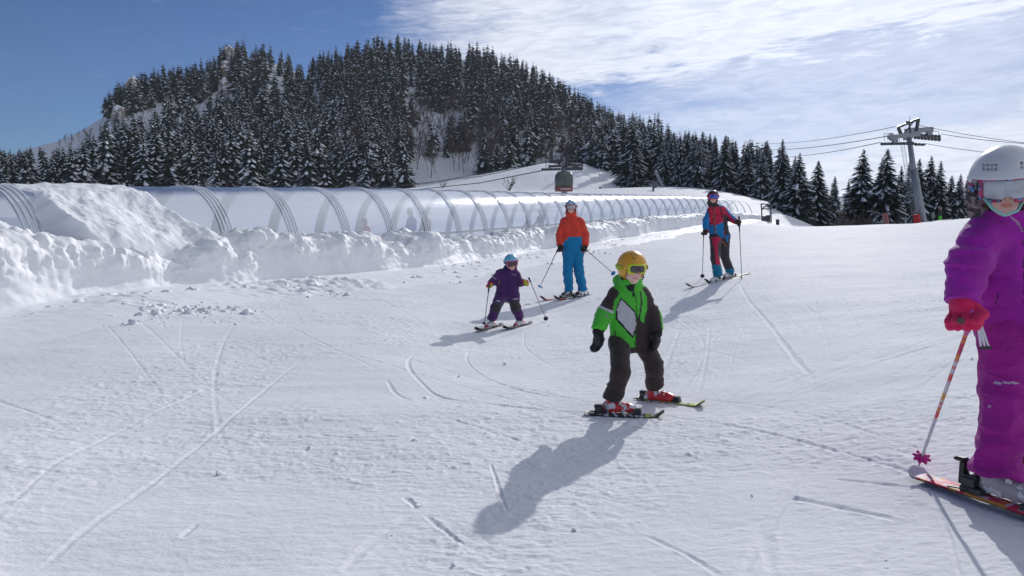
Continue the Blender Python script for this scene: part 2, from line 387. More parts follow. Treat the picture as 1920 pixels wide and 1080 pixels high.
# ------------------------------------------------------------------ tunnel path (near foot line) and snow bank
TD = np.array([3.5, 9.3, 12.8, 20, 33, 45, 52, 57, 61, 64.5]); TX = -2.9+.49*(TD-20)
TX = TX+np.where(TD > 45, (TD-45)**1.5*.045, 0)
TZ = CZ+np.array([.20, .34, .44, .62, .76, .93, 1.0, .98, .86, .68])     # crown height
def catm(xs, ts, t):
    return np.interp(t, ts, xs)
seg = np.r_[0, np.cumsum(np.hypot(np.diff(TD), np.diff(TX)))]; SL = seg[-1]
ss = np.linspace(0, SL, 400)
_k = np.hanning(41); _k /= _k.sum()
def smo(a): p = np.r_[2*a[0]-a[20:0:-1], a, 2*a[-1]-a[-2:-22:-1]]; return np.convolve(p, _k, 'valid')
NX, ND, NZ = (smo(np.interp(ss, seg, q)) for q in (TX, TD, TZ))
tx, td = np.gradient(NX, ss), np.gradient(ND, ss); tl_ = np.hypot(tx, td); tx /= tl_; td /= tl_
def path(s):                                 # near line point, tangent, outward normal, crown z
    s = np.asarray(s, float); x, y, z = (np.interp(s, ss, q) for q in (NX, ND, NZ))
    a, b = np.interp(s, ss, tx), np.interp(s, ss, td); return x, y, z, a, b
HW, HT = 1.42, 2.45                         # half width, height of the arch
def arch(s, th, off=0.):                    # th 0 near foot .. pi far foot
    x, y, z, a, b = path(s); nx, ny = b, -a  # outward (towards the piste)
    e = .80; c = np.cos(th); q = np.sin(th)
    o = (HW+off)*np.sign(c)*np.abs(c)**e-HW; h = (HT+off)*np.abs(q)**e-HT
    return np.stack([x+nx*o, y+ny*o, z+h], -1)
# crest height of the bank from the photograph: (px,py,D)
CR = [(-300,425,6.2),(0,425,8.9),(60,432,9.3),(130,470,9.6),(250,480,10.4),(330,455,11.2),(440,437,12.4),(520,441,13.6),(620,447,15.5),(700,450,17.2),(740,440,18.4),(800,452,20),(870,448,21.8),(940,438,24),(1000,430,26),(1100,417,31),(1200,405,37),(1300,398,45),(1350,394,50),(1400,398,55),(1440,408,60)]
crs = []; crz = []
for px, py, d in CR:
    i = np.argmin(np.abs((960+F*NX/(ND))-px)) if px > -200 else 0
    i = int(np.argmin(np.abs(ND-d))) if px < 0 else i
    crs.append(ss[i]); crz.append(at(px, py, ND[i]*.985)[2])
o_ = np.argsort(crs); crs = np.array(crs)[o_]; crz = np.array(crz)[o_]; crz = crz-np.interp(crs, [0, 7, 11, 20, 40, SL], [.17, .14, .03, .02, .18, .22])
def build_bank():
    s = np.concatenate([np.arange(0, 14, .035), np.arange(14, 30, .06), np.arange(30, SL, .11)])
    prof = [(-.35, 1, -.25), (-.02, 1, 0), (.25, 1, .05), (.55, 1, .02), (.90, 1, -.05), (1.04, .60, 0), (1.12, .30, 0), (1.20, .08, 0), (1.5, 0, .05), (2.1, 0, .06), (2.9, 0, 0), (3.6, 0, -.12)]
    pu = np.linspace(0, 1, len(prof)); u = np.r_[np.linspace(0, .64, 62), np.linspace(.65, 1, 48)]
    o = np.interp(u, pu, [p[0] for p in prof]); fr_ = np.interp(u, pu, [p[1] for p in prof]); ad = np.interp(u, pu, [p[2] for p in prof])
    Sg, Ug = np.meshgrid(s, u, indexing='ij'); x, y, z, a, b = path(Sg); nx, ny = b, -a
    wv = fbm(np.stack([Sg*.35, Sg*0, Sg*0], -1), 3)*.45
    O = o[None, :]*(1.0+0*Sg)+np.clip(o, 0, 1)[None, :]*wv
    O = O*np.interp(Sg, [0, 6, 12, 30, SL], [1.35, 1.3, 1.15, 1.0, 1.0])
    X = x+nx*O; Y = y+ny*O; gr = gz0(X, Y); cz = np.interp(Sg, crs, crz)
    far_ = sst(Sg, 52, SL)
    Z = gr+np.maximum(cz-gr, .25)*fr_+ad
    # a bumpy, cauliflower-like crest; smooth ploughed face below
    P = np.stack([X, Y, Z], -1); lowface = sst(Ug, .30, .42)*(1-sst(Ug, .60, .68)); crest = 1-sst(Ug, .34, .60)
    big = billow(P*1.15+3, 2)-.35; mid = billow(P*3.4+8, 3)-.35; fin = billow(P*9, 3)-.35; fin2 = fbm(P*24, 3)
    base = sst(Ug, .62, .70)*(1-sst(Ug, .86, .97))
    lumps = np.clip(fbm(np.stack([Sg*.5, Sg*0+4, Sg*0], -1), 3)*1.8+.1, 0, 1)
    amp = np.interp(Sg, [0, 26, SL], [1, .8, .45])*(crest*.04)+np.interp(Sg, [0, 8, 26, SL], [.75, .95, .8, .45])*crest*(.26*fbm(P*1.3+3, 3)+.17*mid+.11*fin+.035*fin2)+lowface*(.05*mid+.015*fin+.008*fin2)+base*(.12*np.clip(mid, 0, 1)+.05*fin)*(.25+lumps*1.6)
    # slumped grooves running down the face
    gro = billow(np.stack([Sg*2.6, Ug*2.2, Sg*0+7], -1), 3)-.3; amp = amp+lowface*(1-sst(Ug, .44, .55))*.16*gro
    # normals by finite differences
    du = np.gradient(P, axis=1); dv = np.gradient(P, axis=0); N = np.cross(dv, du); N /= np.linalg.norm(N, axis=-1, keepdims=True)+1e-9
    N = np.where(N[..., 2:3] < -0.05, -N, N)
    P = P+N*amp[..., None]
    # the dip where the snow has caved in beside the drift
    nS, nU = Sg.shape; I = np.arange(nS-1)[:, None]*nU; J = np.arange(nU-1)[None, :]
    f = np.stack([I+J, I+J+1, I+nU+J+1, I+nU+J], -1).reshape(-1, 4)
    me = mesh('snow_bank', P.reshape(-1, 3), f, [M['bank']]); o = obj('snow_bank', me); tag(o, kind='structure')
build_bank()
def s_of_px(px): return float(np.interp(px, 960+F*NX/ND, ss))
# the wind-packed drift lying on the tunnel
def build_drift():
    s0, s1 = s_of_px(100), s_of_px(335); n, k = 170, 190
    Sg, Ug = np.meshgrid(np.linspace(0, 1, n), np.linspace(0, 1, k), indexing='ij')
    ed0 = s0+.22*fbm(np.stack([Ug*6, Ug*0, Ug*0], -1), 3); ed1 = s1+.25*fbm(np.stack([Ug*7, Ug*0+9, Ug*0], -1), 4)-.75*sst(Ug, .0, .12)*0-.5*(1-sst(Ug, 0, .3))+.8*sst(Ug, .45, 1)
    sv = ed0+(ed1-ed0)*Sg; th = (np.pi*.52)*(1-Ug)+.28*Ug
    edge = np.minimum(np.minimum(sst(Sg, 0, .09), sst(1-Sg, 0, .10)), sst(Ug, 0, .06))
    top = 1-sst(Ug, .38, .44)
    off = -.02+edge*(.05+.11*sst(Ug, .385, .41)+.04*sst(Ug, .5, .9))
    P = arch(sv, th, off); x, y, z, a, b = path(sv); out_ = sst(Ug, .42, 1)
    P[..., 0] += b*out_*.95*edge; P[..., 1] += -a*out_*.95*edge
    P[..., 2] -= .75*sst(Ug, .80, 1)
    w = fbm(np.stack([sv*.9, Ug*3, Ug*0+1], -1), 3)*.22*(1-top)*edge+top*edge*.06*(billow(np.stack([sv*2.2+Ug*3, Ug*24-sv*1.5, Ug*0], -1), 3)-.3)
    w += edge*(.02+.03*(1-top))*fbm(P*5, 4)
    P[..., 2] += w
    nU = k; I = np.arange(n-1)[:, None]*nU; J = np.arange(nU-1)[None, :]
    f = np.stack([I+J, I+J+1, I+nU+J+1, I+nU+J], -1).reshape(-1, 4)
    o = obj('snow_drift', mesh('snow_drift', P.reshape(-1, 3), f, [M['bank']])); tag(o, kind='structure')
build_drift()
# loose clods thrown out along the foot of the bank
def build_clods():
    rs = np.random.RandomState(5); bm = bmesh.new(); bmesh.ops.create_icosphere(bm, subdivisions=2, radius=1)
    bv = np.array([v.co[:] for v in bm.verts]); bf = np.array([[v.index for v in q.verts] for q in bm.faces]); bm.free()
    VV = []; FF = []; n = 0
    def clod(x, y, r):
        nonlocal n
        q = bv*(1+1.7*(billow(bv*1.5+rs.rand()*50, 3)-.3))[:, None]*r*np.array([1.1, 1, .75]); a = rs.rand()*6.28
        q = q@np.array([[math.cos(a), -math.sin(a), 0], [math.sin(a), math.cos(a), 0], [0, 0, 1]])
        VV.append(q+V(x, y, GZ(x, y)+r*.3)); FF.append(bf+n); n += len(bv)
    for i in range(2200):
        s = rs.rand()**1.4*34; x, y, z, a, b = path(s); k = math.sin(s*1.3)+math.sin(s*.47+1)+.5*math.sin(s*3.1)
        o = 1.5+abs(rs.randn())*(.35+.35*max(k, -.6)); o *= np.interp(s, [0, 12, 30], [1.4, 1.2, 1.0])
        clod(float(x+b*o), float(y-a*o), float(np.clip(rs.lognormal(-3.8, .55), .01, .075)))
    for (px, py, cnt, sp, sc) in ((300,578,420,.40,1),(250,560,40,.35,1.3),(330,600,30,.5,.7),(130,600,30,.35,.7),(820,500,45,.45,1.5),(780,505,25,.4,1),(640,520,30,.8,.8),(480,535,30,.7,.8),(1010,480,14,.5,1)):
        c = gp(px, py)
        for i in range(cnt): x, y = c[0]+rs.randn()*sp*1.3, c[1]+rs.randn()*sp*.7; clod(x, y, min(.075, rs.lognormal(-3.5, .5)*sc*.5))
    for i in range(110):
        r = rs.uniform(2.2, 16); q = rs.uniform(-.62, .62); clod(r*math.sin(q), r*math.cos(q), min(.03, rs.lognormal(-5.1, .4)))
    o = obj('snow_clods', mesh('snow_clods', np.concatenate(VV), np.concatenate(FF), [M['bank']])); tag(o, 'loose clods of ploughed snow scattered along the foot of the snow bank', kind='stuff')
build_clods()
# ------------------------------------------------------------------ covered conveyor tunnel
def glaz(gg, b, m):
    nt = m.node_tree; nt.nodes.remove(b); o = nt.nodes['Material Output']
    uv = gg.n('ShaderNodeUVMap').outputs[0]; sp_ = gg.n('ShaderNodeSeparateXYZ'); gg.put(sp_.inputs[0], uv)
    st = gg.noise(gg.mapping(uv, (.35, 22, 1)), 1.4, 6, .65); cl = gg.noise(gg.mapping(uv, (.5, 1.6, 1)), 1.0, 4, .6); fr = gg.noise(gg.mapping(uv, (1, 1, 1)), 60, 2, .5)
    lon = gg.m('ABSOLUTE', gg.m('SUBTRACT', sp_.outputs[1], 1.57))
    frost = gg.mr(gg.m('ADD', lon, gg.m('MULTIPLY', gg.m('SUBTRACT', cl, .5), .9)), .5, 1.1, .34, -.10)
    frost = gg.m('ADD', frost, gg.m('MULTIPLY', gg.m('SUBTRACT', st, .5), .42), clamp=True)
    frost = gg.m('MAXIMUM', frost, gg.m('MULTIPLY', gg.mr(fr, .68, .78), .8))
    tr = gg.n('ShaderNodeBsdfTransparent'); tr.inputs[0].default_value = (.79, .825, .89, 1)
    df = gg.n('ShaderNodeBsdfDiffuse'); df.inputs[0].default_value = (.42, .46, .54, 1)
    tl = gg.n('ShaderNodeBsdfTranslucent'); tl.inputs[0].default_value = (.45, .49, .56, 1)
    mx0 = gg.n('ShaderNodeMixShader'); mx0.inputs[0].default_value = .35; gg.put(mx0.inputs[1], df.outputs[0]); gg.put(mx0.inputs[2], tl.outputs[0])
    mx = gg.n('ShaderNodeMixShader'); gg.put(mx.inputs[0], frost); gg.put(mx.inputs[1], tr.outputs[0]); gg.put(mx.inputs[2], mx0.outputs[0])
    gl = gg.n('ShaderNodeBsdfGlossy'); gl.inputs['Roughness'].default_value = .15; gl.inputs[0].default_value = (.95, .97, 1, 1)
    bp = gg.n('ShaderNodeBump'); bp.inputs['Strength'].default_value = .25; bp.inputs['Distance'].default_value = .02; gg.put(bp.inputs['Height'], st); gg.put(gl.inputs['Normal'], bp.outputs[0])
    fz = gg.n('ShaderNodeFresnel'); fz.inputs[0].default_value = 1.5
    m2 = gg.n('ShaderNodeMixShader'); gg.put(m2.inputs[0], gg.m('MULTIPLY_ADD', fz.outputs[0], .44, .0, clamp=True)); gg.put(m2.inputs[1], mx.outputs[0]); gg.put(m2.inputs[2], gl.outputs[0])
    gg.put(o.inputs[0], m2.outputs[0])
M['glaze'] = mat('frosted_glazing', fn=glaz)
def ribfn(gg, b, m):
    b.inputs['Transmission Weight'].default_value = 0; b.inputs['Alpha'].default_value = .30
M['ribclear'] = mat('clear_rib_band', (.62, .66, .72), .3, 0, .6, fn=ribfn)
M['ribdark'] = mat('dark_rib_band', (.10, .12, .15), .3, 0, .5, fn=lambda gg, b, m: setattr(b.inputs['Alpha'], 'default_value', .62))  # darker tone for a band added over the far half of a rib
M['ribline'] = mat('rib_edge_profile', (.86, .88, .92), .3, .0)
tunnel = empty('conveyor_tunnel', (float(NX[0]), float(ND[0]), float(NZ[0]-HT)))
tag(tunnel, 'long transparent arched tunnel covering the beginners conveyor lift behind the snow bank', 'lift tunnel')
T0 = np.array(tunnel.location)
def strip(s, th, off):                      # grid on the arch surface
    Sg, Tg = np.meshgrid(s, th, indexing='ij'); P = arch(Sg, Tg, off)-T0; n, k = Sg.shape
    I = np.arange(n-1)[:, None]*k; J = np.arange(k-1)[None, :]
    return P.reshape(-1, 3), np.stack([I+J, I+J+1, I+k+J+1, I+k+J], -1).reshape(-1, 4), Sg.ravel(), Tg.ravel()
s_end = SL-5.0
v, f, sg, tg = strip(np.linspace(0, s_end, 260), np.linspace(0, math.pi, 41), 0)
me = mesh('canopy', v, f, [M['glaze']]); uvl = me.uv_layers.new(name='UVMap'); li = np.zeros(len(me.loops), np.int32); me.loops.foreach_get('vertex_index', li)
uvl.data.foreach_set('uv', np.stack([sg[li], tg[li]], 1).astype(np.float32).ravel()); obj('canopy', me, tunnel)
s_r0 = s_of_px(440); RSP = 1.86
ribs = [s_r0+RSP*k for k in range(-4, 40) if .3 < s_r0+RSP*k < SL]
th = np.linspace(0, math.pi, 37)
for sr in ribs:
    wdt = .14; v, f, _, _ = strip(np.array([sr-wdt, sr+wdt]), th, .018)
    rb = obj('rib', mesh('rib', v, f, [M['ribclear']]), tunnel)
    if sr > s_of_px(1130): v = None
    if v is not None: v, f, _, _ = strip(np.array([sr-.19, sr+.19]), np.linspace(math.pi*.60, math.pi, 16), -.03); obj('rib_far_band', mesh('rib_far_band', v, f, [M['ribdark']]), rb)
    VV = []; FF = []; n0 = 0
    for oo in (-wdt, -.05, .05, wdt):
        v1, f1, _, _ = strip(np.array([sr+oo-.008, sr+oo+.008]), th, .028); v2, _, _, _ = strip(np.array([sr+oo-.008, sr+oo+.008]), th, .012)
        k = len(v1); VV += [v1, v2]; FF.append(f1+n0)
        m_ = len(th); A0 = np.arange(m_-1)
        FF.append(np.stack([A0, A0+1, A0+1+k, A0+k], 1)+n0); A0 = A0+m_; FF.append(np.stack([A0+k, A0+1+k, A0+1, A0], 1)+n0); n0 += 2*k
    obj('rib_profile', mesh('rib_profile', np.concatenate(VV), np.concatenate(FF), [M['ribline']], smooth=False), rb)
# belt and kick rails inside
def ribbon(o0, o1, h0, h1, name, m_):
    s = np.linspace(0, SL, 160); x, y, z, a, b = path(s); rows = []
    for o, h in ((o0, h0), (o1, h0), (o1, h1), (o0, h1)): rows.append(np.stack([x+b*o, y-a*o, z-HT+h], -1)-T0)
    v = np.stack(rows, 1).reshape(-1, 3); n = len(s); f = []
    for k in range(4): i = np.arange(n-1)*4; f.append(np.stack([i+k, i+(k+1) % 4, i+4+(k+1) % 4, i+4+k], 1))
    obj(name, mesh(name, v, np.concatenate(f), [m_], smooth=False), tunnel)
ribbon(-HW-.32, -HW+.32, 0.0, .12, 'conveyor_belt', M['black']); ribbon(-HW-.75, -HW-.70, .85, .92, 'handrail', M['darksteel'])
ribbon(-HW-1.36, -HW-1.30, .0, .35, 'side_rail', plain('side_board', (.55, .58, .62), .5))
# ------------------------------------------------------------------ hill and mountain
def sheet(name, px, rows, m_, extra=None, kind='structure'):
    P = rows; n, k = P.shape[:2]; I = np.arange(n-1)[:, None]*k; J = np.arange(k-1)[None, :]
    f = np.stack([I+J, I+J+1, I+k+J+1, I+k+J], -1).reshape(-1, 4)[:, ::-1]
    o = obj(name, mesh(name, P.reshape(-1, 3), f, [m_])); tag(o, kind=kind); return o
HPX = [640,760,800,860,900,960,1010,1050,1090,1130,1180,1230,1290,1350,1420]
HPY = [362,353,348,336,328,317,308,304,306,315,328,341,352,360,368]
def hill_pt(px, t):                          # t 0 foot .. 1 crest .. 1.6 behind
    c = np.interp(px, HPX, HPY); d = 165+70*t; base = 366
    tt = np.clip(t, 0, 1); py = base+(c-base)*np.sin(tt*np.pi/2)**1.15
    p = ray(px, py, d); p[..., 2] -= np.clip(t-1, 0, 1)*np.clip(366-c, 2, 60)*.25
    p[..., 2] += fbm(p*.03, 3)*.5
    return p
def ray(px, py, d):
    a = (px-960)/F; b = -(py-540)/F; y = cp+b*spn; z = -spn+b*cp
    return np.stack([a/y*d, d+0*a, CZ+z/y*d], -1)
PXg, Tg = np.meshgrid(np.linspace(640, 1420, 240), np.linspace(0, 1.7, 90), indexing='ij')
sheet('snow_hill', None, hill_pt(PXg, Tg), M['far'])
MPX = np.array([-500,-200,0,60,110,150,190,203,225,250,300,360,400,440,500,540,575,600,640,700,740,800,850,900,950,1000,1050,1100,1150,1200,1250,1300,1350,1400,1450,1500,1550,1600,1700])
MPY = np.array([300,300,300,278,264,247,222,200,180,165,160,152,125,105,115,128,150,130,118,102,98,108,112,112,128,148,176,205,232,270,300,306,310,316,322,340,366,385,396])
MDR = np.interp(MPX, [-500,0,200,450,800,1000,1150,1300,1500,1700], [330,360,430,500,500,470,420,250,170,150])
MDF = np.interp(MPX, [-500,0,600,1000,1100,1200,1300,1500,1700], [200,200,235,250,215,175,150,130,130])
def mpt(px, t):
    px = np.asarray(px, float); t = np.asarray(t, float)
    top = np.interp(px, MPX, MPY); dr = np.interp(px, MPX, MDR); df = np.interp(px, MPX, MDF)
    base = np.interp(px, [0, 1050, 1200, 1700], [358, 358, 362, 408]); tt = np.clip(t, 0, 1)
    py = base+(top-base)*tt**.92; d = df+(dr-df)*t**1.05
    p = ray(px, py, d); amp = np.sin(np.clip(tt, 0, 1)*np.pi)
    p[..., 2] += amp*(fbm(p*.012, 4)*6+fbm(p*.05, 3)*1.5); p[..., 2] -= np.clip(t-1, 0, 2)*(dr-df)*.55
    return p
PXg, Tg = np.meshgrid(np.linspace(-500, 1700, 640), np.r_[np.linspace(0, 1, 150), np.linspace(1.03, 1.6, 10)], indexing='ij')
sheet('mountain', None, mpt(PXg, Tg), M['mountain'])
# ------------------------------------------------------------------ spruces
def spruce_arrays(rs, tiers=26, nb=9, w=.24, snow=.6, seg=2, bare=.06):
    # unit height tree; returns verts, quads, material index (0 needles, 1 snow), trunk handled apart
    vs = []; fs = []; mi = []
    h0 = bare
    for i in range(tiers):
        q = (i+.5*rs.rand())/tiers; h = h0+(1-h0)*q**.92
        rad = w*(1-q)**.80*(1-.25*math.exp(-q*9))*(1+.12*rs.randn())+.006
        n = max(4, int(nb*(1-.45*q)))
        a0 = rs.rand()*6.28
        for j in range(n):
            a = a0+6.283*(j+.35*rs.randn())/n; r = rad*(1+.22*rs.randn()); 
            if r < .008: r = .008
            if rs.rand() < .05: r *= 1.25
            dr = r*(.42+.22*(1-q))*(1+.3*rs.randn()); ca_, sa_ = math.cos(a), math.sin(a)
            bw = max(.008, r*(2.9/nb if nb > 8 else .36)*(1+.25*rs.rand())); hh = h+rs.randn()*.006; tw = rs.randn()*.25
            prev = None
            for k in range(seg+1):
                u = k/seg; rr = r*u; z = hh+.010-dr*u**1.25+(.16*r*max(0, u-.75)); ww = bw*(0.25+1.1*u if u < .6 else (1.25-u)*1.35)*(1 if k < seg else .18)
                c = (ca_*rr, sa_*rr, z); lx, ly = -sa_*ww, ca_*ww; dz = ww*(.55+.2*rs.rand())
                row = [(c[0]+lx, c[1]+ly, z-dz+tw*ww), c, (c[0]-lx, c[1]-ly, z-dz-tw*ww)]
                b = len(vs); vs += row
                if prev is not None:
                    fs += [(prev, b, b+1, prev+1), (prev+1, b+1, b+2, prev+2)]; mi += [0, 0]
                prev = b
            if rs.rand() < snow:              # a pad of snow on the outer part of the bough
                u0, u1 = .30+.25*rs.rand(), .85+.15*rs.rand(); b = len(vs); e = .0045
                for u, wk in ((u0, .35), ((u0+u1)/2, .62), (u1, .30)):
                    rr = r*u; z = hh+.010-dr*u**1.25+e+(.16*r*max(0, u-.75)); ww = bw*wk
                    vs += [(ca_*rr-sa_*ww, sa_*rr+ca_*ww, z-ww*.55), (ca_*rr, sa_*rr, z+.003), (ca_*rr+sa_*ww, sa_*rr-ca_*ww, z-ww*.55)]
                for k in range(2):
                    p0 = b+3*k; fs += [(p0, p0+3, p0+4, p0+1), (p0+1, p0+4, p0+5, p0+2)]; mi += [1, 1]
    return np.array(vs), np.array(fs, np.int32), np.array(mi, np.int32)
def trunk_mesh(r=.012, top=.96):
    mb = MB(); mb.tube([(0, 0, -.10), (0, 0, 0), (.003, 0, .4), (0, .002, top)], [r*1.2, r, r*.6, r*.08], 7)
    return mesh('trunk', np.array(mb.v), mb.f, [M['bark']])
rs = np.random.RandomState(21)
def crown_me(*a, **k):
    v, f, mi = spruce_arrays(*a, **k); return mesh('crown', v, f, [M['needles'], M['treesnow']], False, mi)
NEAR = [crown_me(np.random.RandomState(100+i), 56, 22, wq, sn*.66, 3, .03) for i, (wq, sn) in enumerate(((.21, .5), (.18, .45), (.24, .55), (.20, .6), (.15, .4), (.26, .5)))]
MID = [crown_me(np.random.RandomState(200+i), 30, 11, wq*1.12, sn*.62, 2, .02) for i, (wq, sn) in enumerate(((.19, .6), (.16, .55), (.21, .65), (.17, .5), (.15, .55), (.22, .6)))]
LOW = [spruce_arrays(np.random.RandomState(300+i), 17, 8, wq, .30, 2, .02) for i, wq in enumerate((.25, .22, .27, .21, .19))]
TRUNK = trunk_mesh()
def tree(me, p, h, fat, rz, label, group, parts=True):
    t = empty('spruce_tree', p, rz); t.scale = (h*fat, h*fat, h); tag(t, label, 'tree', group)
    c = obj('crown', me, t)
    obj('trunk', TRUNK, t); return t
# right of the picture: individually described trees (px, top py, distance, height m, fatness, label)
RT = [
 (1500,288,92,None,1.25,'broad dark spruce at the left edge of the sky gap beyond the tunnel end'),
 (1468,262,104,None,1.0,'tall spruce just behind the broad dark spruce beyond the tunnel end'),
 (1535,302,98,None,1.15,'spruce with a forked looking top just right of the broad dark spruce'),
 (1566,330,120,None,.9,'small spruce standing lowest in the gap left of the lift tower trees'),
 (1592,336,125,None,.9,'short narrow spruce in the middle of the sky gap'),
 (1604,342,128,None,.8,'smallest spruce in the sky gap beside the snowy bushes'),
 (1620,282,95,None,1.2,'wide tall spruce that begins the row left of the lift tower'),
 (1654,300,100,None,.9,'narrow spruce between the two tallest trees left of the lift tower'),
 (1665,280,94,None,1.15,'tallest spruce left of the lift tower, snow clumps on its boughs'),
 (1691,312,99,None,.85,'slender spruce directly left of the lift tower pole'),
 (1706,302,103,None,.9,'spruce partly hidden behind the lift tower pole'),
 (1725,298,98,None,.85,'slim pointed spruce directly right of the lift tower pole'),
 (1747,294,101,None,1.05,'spruce with two tops right of the lift tower'),
 (1765,303,97,None,1.05,'dense spruce behind the two distant people in the row right of the tower'),
 (1785,330,100,None,1.0,'lower spruce right of the two distant people'),
 (1802,326,99,None,.9,'narrow spruce next to the last tree of the row'),
 (1815,330,104,None,.95,'last spruce of the row, beside the girl in the white helmet'),
]
for i, (px, py, d, _, fat, lab) in enumerate(RT):
    b = at(px, py, d); z0 = gz(b[0], b[1])-.2; tree(NEAR[i % 6], (b[0], b[1], z0), b[2]-z0, fat*(1.0 if b[2]-z0 > 7 else 1.1), RS.rand()*6.28, lab, 'spruces behind the piste crest')
# individually placed spruces around the foot of the hill
def mt_at(px, d):                            # mountain surface under pixel column px at distance d
    ts = np.linspace(0, 1.2, 240); P = mpt(np.full(240, float(px)), ts); i = int(np.argmin(np.abs(P[:, 1]-d))); return P[i]
def fill_row(lst, group, labs, protos, hv=None):
    for i, (px, py, d) in enumerate(lst):
        q = mt_at(px, d); top = at(px, py, q[1]); h = max(4, top[2]-q[2]+.3)
        tree(protos[i % len(protos)], (top[0], q[1], q[2]-.3), h, RS.uniform(.9, 1.15), RS.rand()*6.28, labs, group)
# silhouette heights used to cap the tops of the forest
TPX = [-300,0,60,110,150,185,200,225,250,300,360,400,450,500,540,572,600,640,700,740,800,850,900,950,1000,1050,1100,1150,1200,1225,1240,1262,1280,1310,1350,1400,1450,1475,1500]
TPY = [268,272,270,268,262,228,172,148,130,118,113,88,64,72,88,118,88,78,62,56,70,72,72,90,112,140,172,200,205,200,205,245,238,242,248,252,262,275,300]
def density(px, py, t):
    # clearings read from the photograph; 1 = closed forest, 0 = open snow
    d = 1.0
    def clear(x0, y0, x1, y1, up, dn, keep_):
        nonlocal d
        if x0 <= px <= x1 and -up < py-(y0+(px-x0)/(x1-x0)*(y1-y0)) < dn: d = min(d, keep_)
    clear(60, 275, 205, 235, 20, 66, .07); clear(205, 238, 320, 196, 8, 60, .07); clear(325, 228, 440, 158, 6, 48, .10); clear(500, 150, 542, 165, 14, 50, .08); clear(568, 158, 612, 175, 14, 46, .12)
    clear(755, 165, 800, 215, 10, 36, .25); clear(790, 222, 880, 220, 12, 40, .25); clear(225, 150, 262, 140, 4, 30, .3)
    def band(x0, y0, x1, y1, wd):
        nonlocal d
        py_ = py-13; u = ((px-x0)*(x1-x0)+(py_-y0)*(y1-y0))/((x1-x0)**2+(y1-y0)**2)
        if -.05 < u < 1.05 and abs((px-x0)*(y1-y0)-(py_-y0)*(x1-x0))/math.hypot(x1-x0, y1-y0) < wd+(11 if abs(y1-y0) < abs(x1-x0) else 2): d = 0
    if px < 195 and py < 305-(px-60)*.42 and t > .35: d = 0
    band(120,262,215,235,14); band(200,240,300,212,13); band(330,228,420,178,8); band(418,168,436,95,6); band(515,150,535,185,9); band(575,150,600,180,9)
    band(765,160,790,225,10); band(790,225,870,222,14); band(240,155,262,168,10); band(690,165,700,180,8); band(480,265,500,270,5); band(410,265,425,275,5)
    if 735 < px < 1110 and 240+abs(px-900)*.04 < py: d = min(d, .22 if py < 300 else .12)
    if 660 < px < 740 and py > 265: d = min(d, .45)
    if 1110 <= px < 1250 and py > 245: d = min(d, .45)
    return d
cand = []
rs = np.random.RandomState(77); NC = 60000
CPX = rs.uniform(-120, 1490, NC); CT = rs.rand(NC); CPP = mpt(CPX, CT); CBX, CBY = proj(CPP)
for k in range(NC):
    px, t, P, by = CPX[k], CT[k], CPP[k], CBY[k]; top = np.interp(px, TPX, TPY)
    hgt = 21-13*rs.rand()**1.3*(.80 if px > 1100 else 1); 
    if px < 200: hgt *= .85
    ty = by-(by-proj(P+V(0, 0, 10.))[1])*hgt/10
    if ty < top-4+abs(rs.randn())*5:
        hgt = hgt*(by-top)/(by-ty)*rs.uniform(.8, 1.0)
        if hgt < 6: continue
    if _h(np.int64(P[0]//7), np.int64(P[1]//7), np.int64(5)) > density(px, by, t): continue
    sp_ = 7.0 if P[1] < 260 else 8.5
    cand.append((P[0], P[1], P[2], hgt, px, by, t))
# Poisson thinning on a hash grid (plan spacing)
grid = {}; keep = []
for c in cand:
    sp_ = np.interp(c[1], [130, 250, 500], [4.4, 5.0, 5.6]); ky = (int(c[0]//8), int(c[1]//8)); ok = True
    for i in (-1, 0, 1):
        for j in (-1, 0, 1):
            for q in grid.get((ky[0]+i, ky[1]+j), ()):
                if (q[0]-c[0])**2+(q[1]-c[1])**2 < sp_*sp_: ok = False; break
    if ok: grid.setdefault(ky, []).append(c); keep.append(c)
keep.sort(key=lambda c: -c[3]/c[1])
print('forest trees', len(keep))
NI = 272; ind, rest = [c for c in keep if c[4] > -10][:NI], None
iset = set(id(c) for c in ind); rest = [c for c in keep if id(c) not in iset]
for c in ind:
    x, y, z, h, px, by, t = c
    if px < 330: lab, gr = 'snow dusted spruce in the lower forest behind the left part of the tunnel', 'spruces in the forest at the left of the mountain foot'
    elif px < 740: lab, gr = 'tall snowy spruce in the dense forest low on the mountain behind the middle tunnel', 'spruces in the dense forest on the lower mountain'
    elif px < 1110: lab, gr = 'snowy spruce on the mountain slope above and behind the smooth snow hill', 'spruces above the snow hill'
    elif px < 1290: lab, gr = 'snow dusted spruce on the shoulder where the mountain runs down to the right', 'spruces on the mountain shoulder'
    else: lab, gr = 'tall spruce in the tree line that descends towards the tunnel end', 'spruces in the tree line above the tunnel end'
    pr = NEAR if y < 200 else MID; tree(pr[int(rs.rand()*6)], (x, y, z-.4), h, rs.uniform(.85, 1.2), rs.rand()*6.28, lab, gr)
VV = []; FF = []; MI = []; n0 = 0
for x, y, z, h, px, by, t in rest:
    v, f, mi = LOW[int(rs.rand()*5)]; a = rs.rand()*6.28; ft = rs.uniform(.85, 1.2); sc = np.array([h*ft, h*ft, h])
    q = v*sc; q = np.stack([q[:, 0]*math.cos(a)-q[:, 1]*math.sin(a), q[:, 0]*math.sin(a)+q[:, 1]*math.cos(a), q[:, 2]], 1)+V(x, y, z-.5)
    VV.append(q); FF.append(f+n0); MI.append(mi); n0 += len(v)
o = obj('forest', mesh('forest', np.concatenate(VV), np.concatenate(FF), [M['needles'], M['treesnow']], False, np.concatenate(MI)))
tag(o, 'far snow dusted spruce forest covering the upper mountain', kind='stuff')
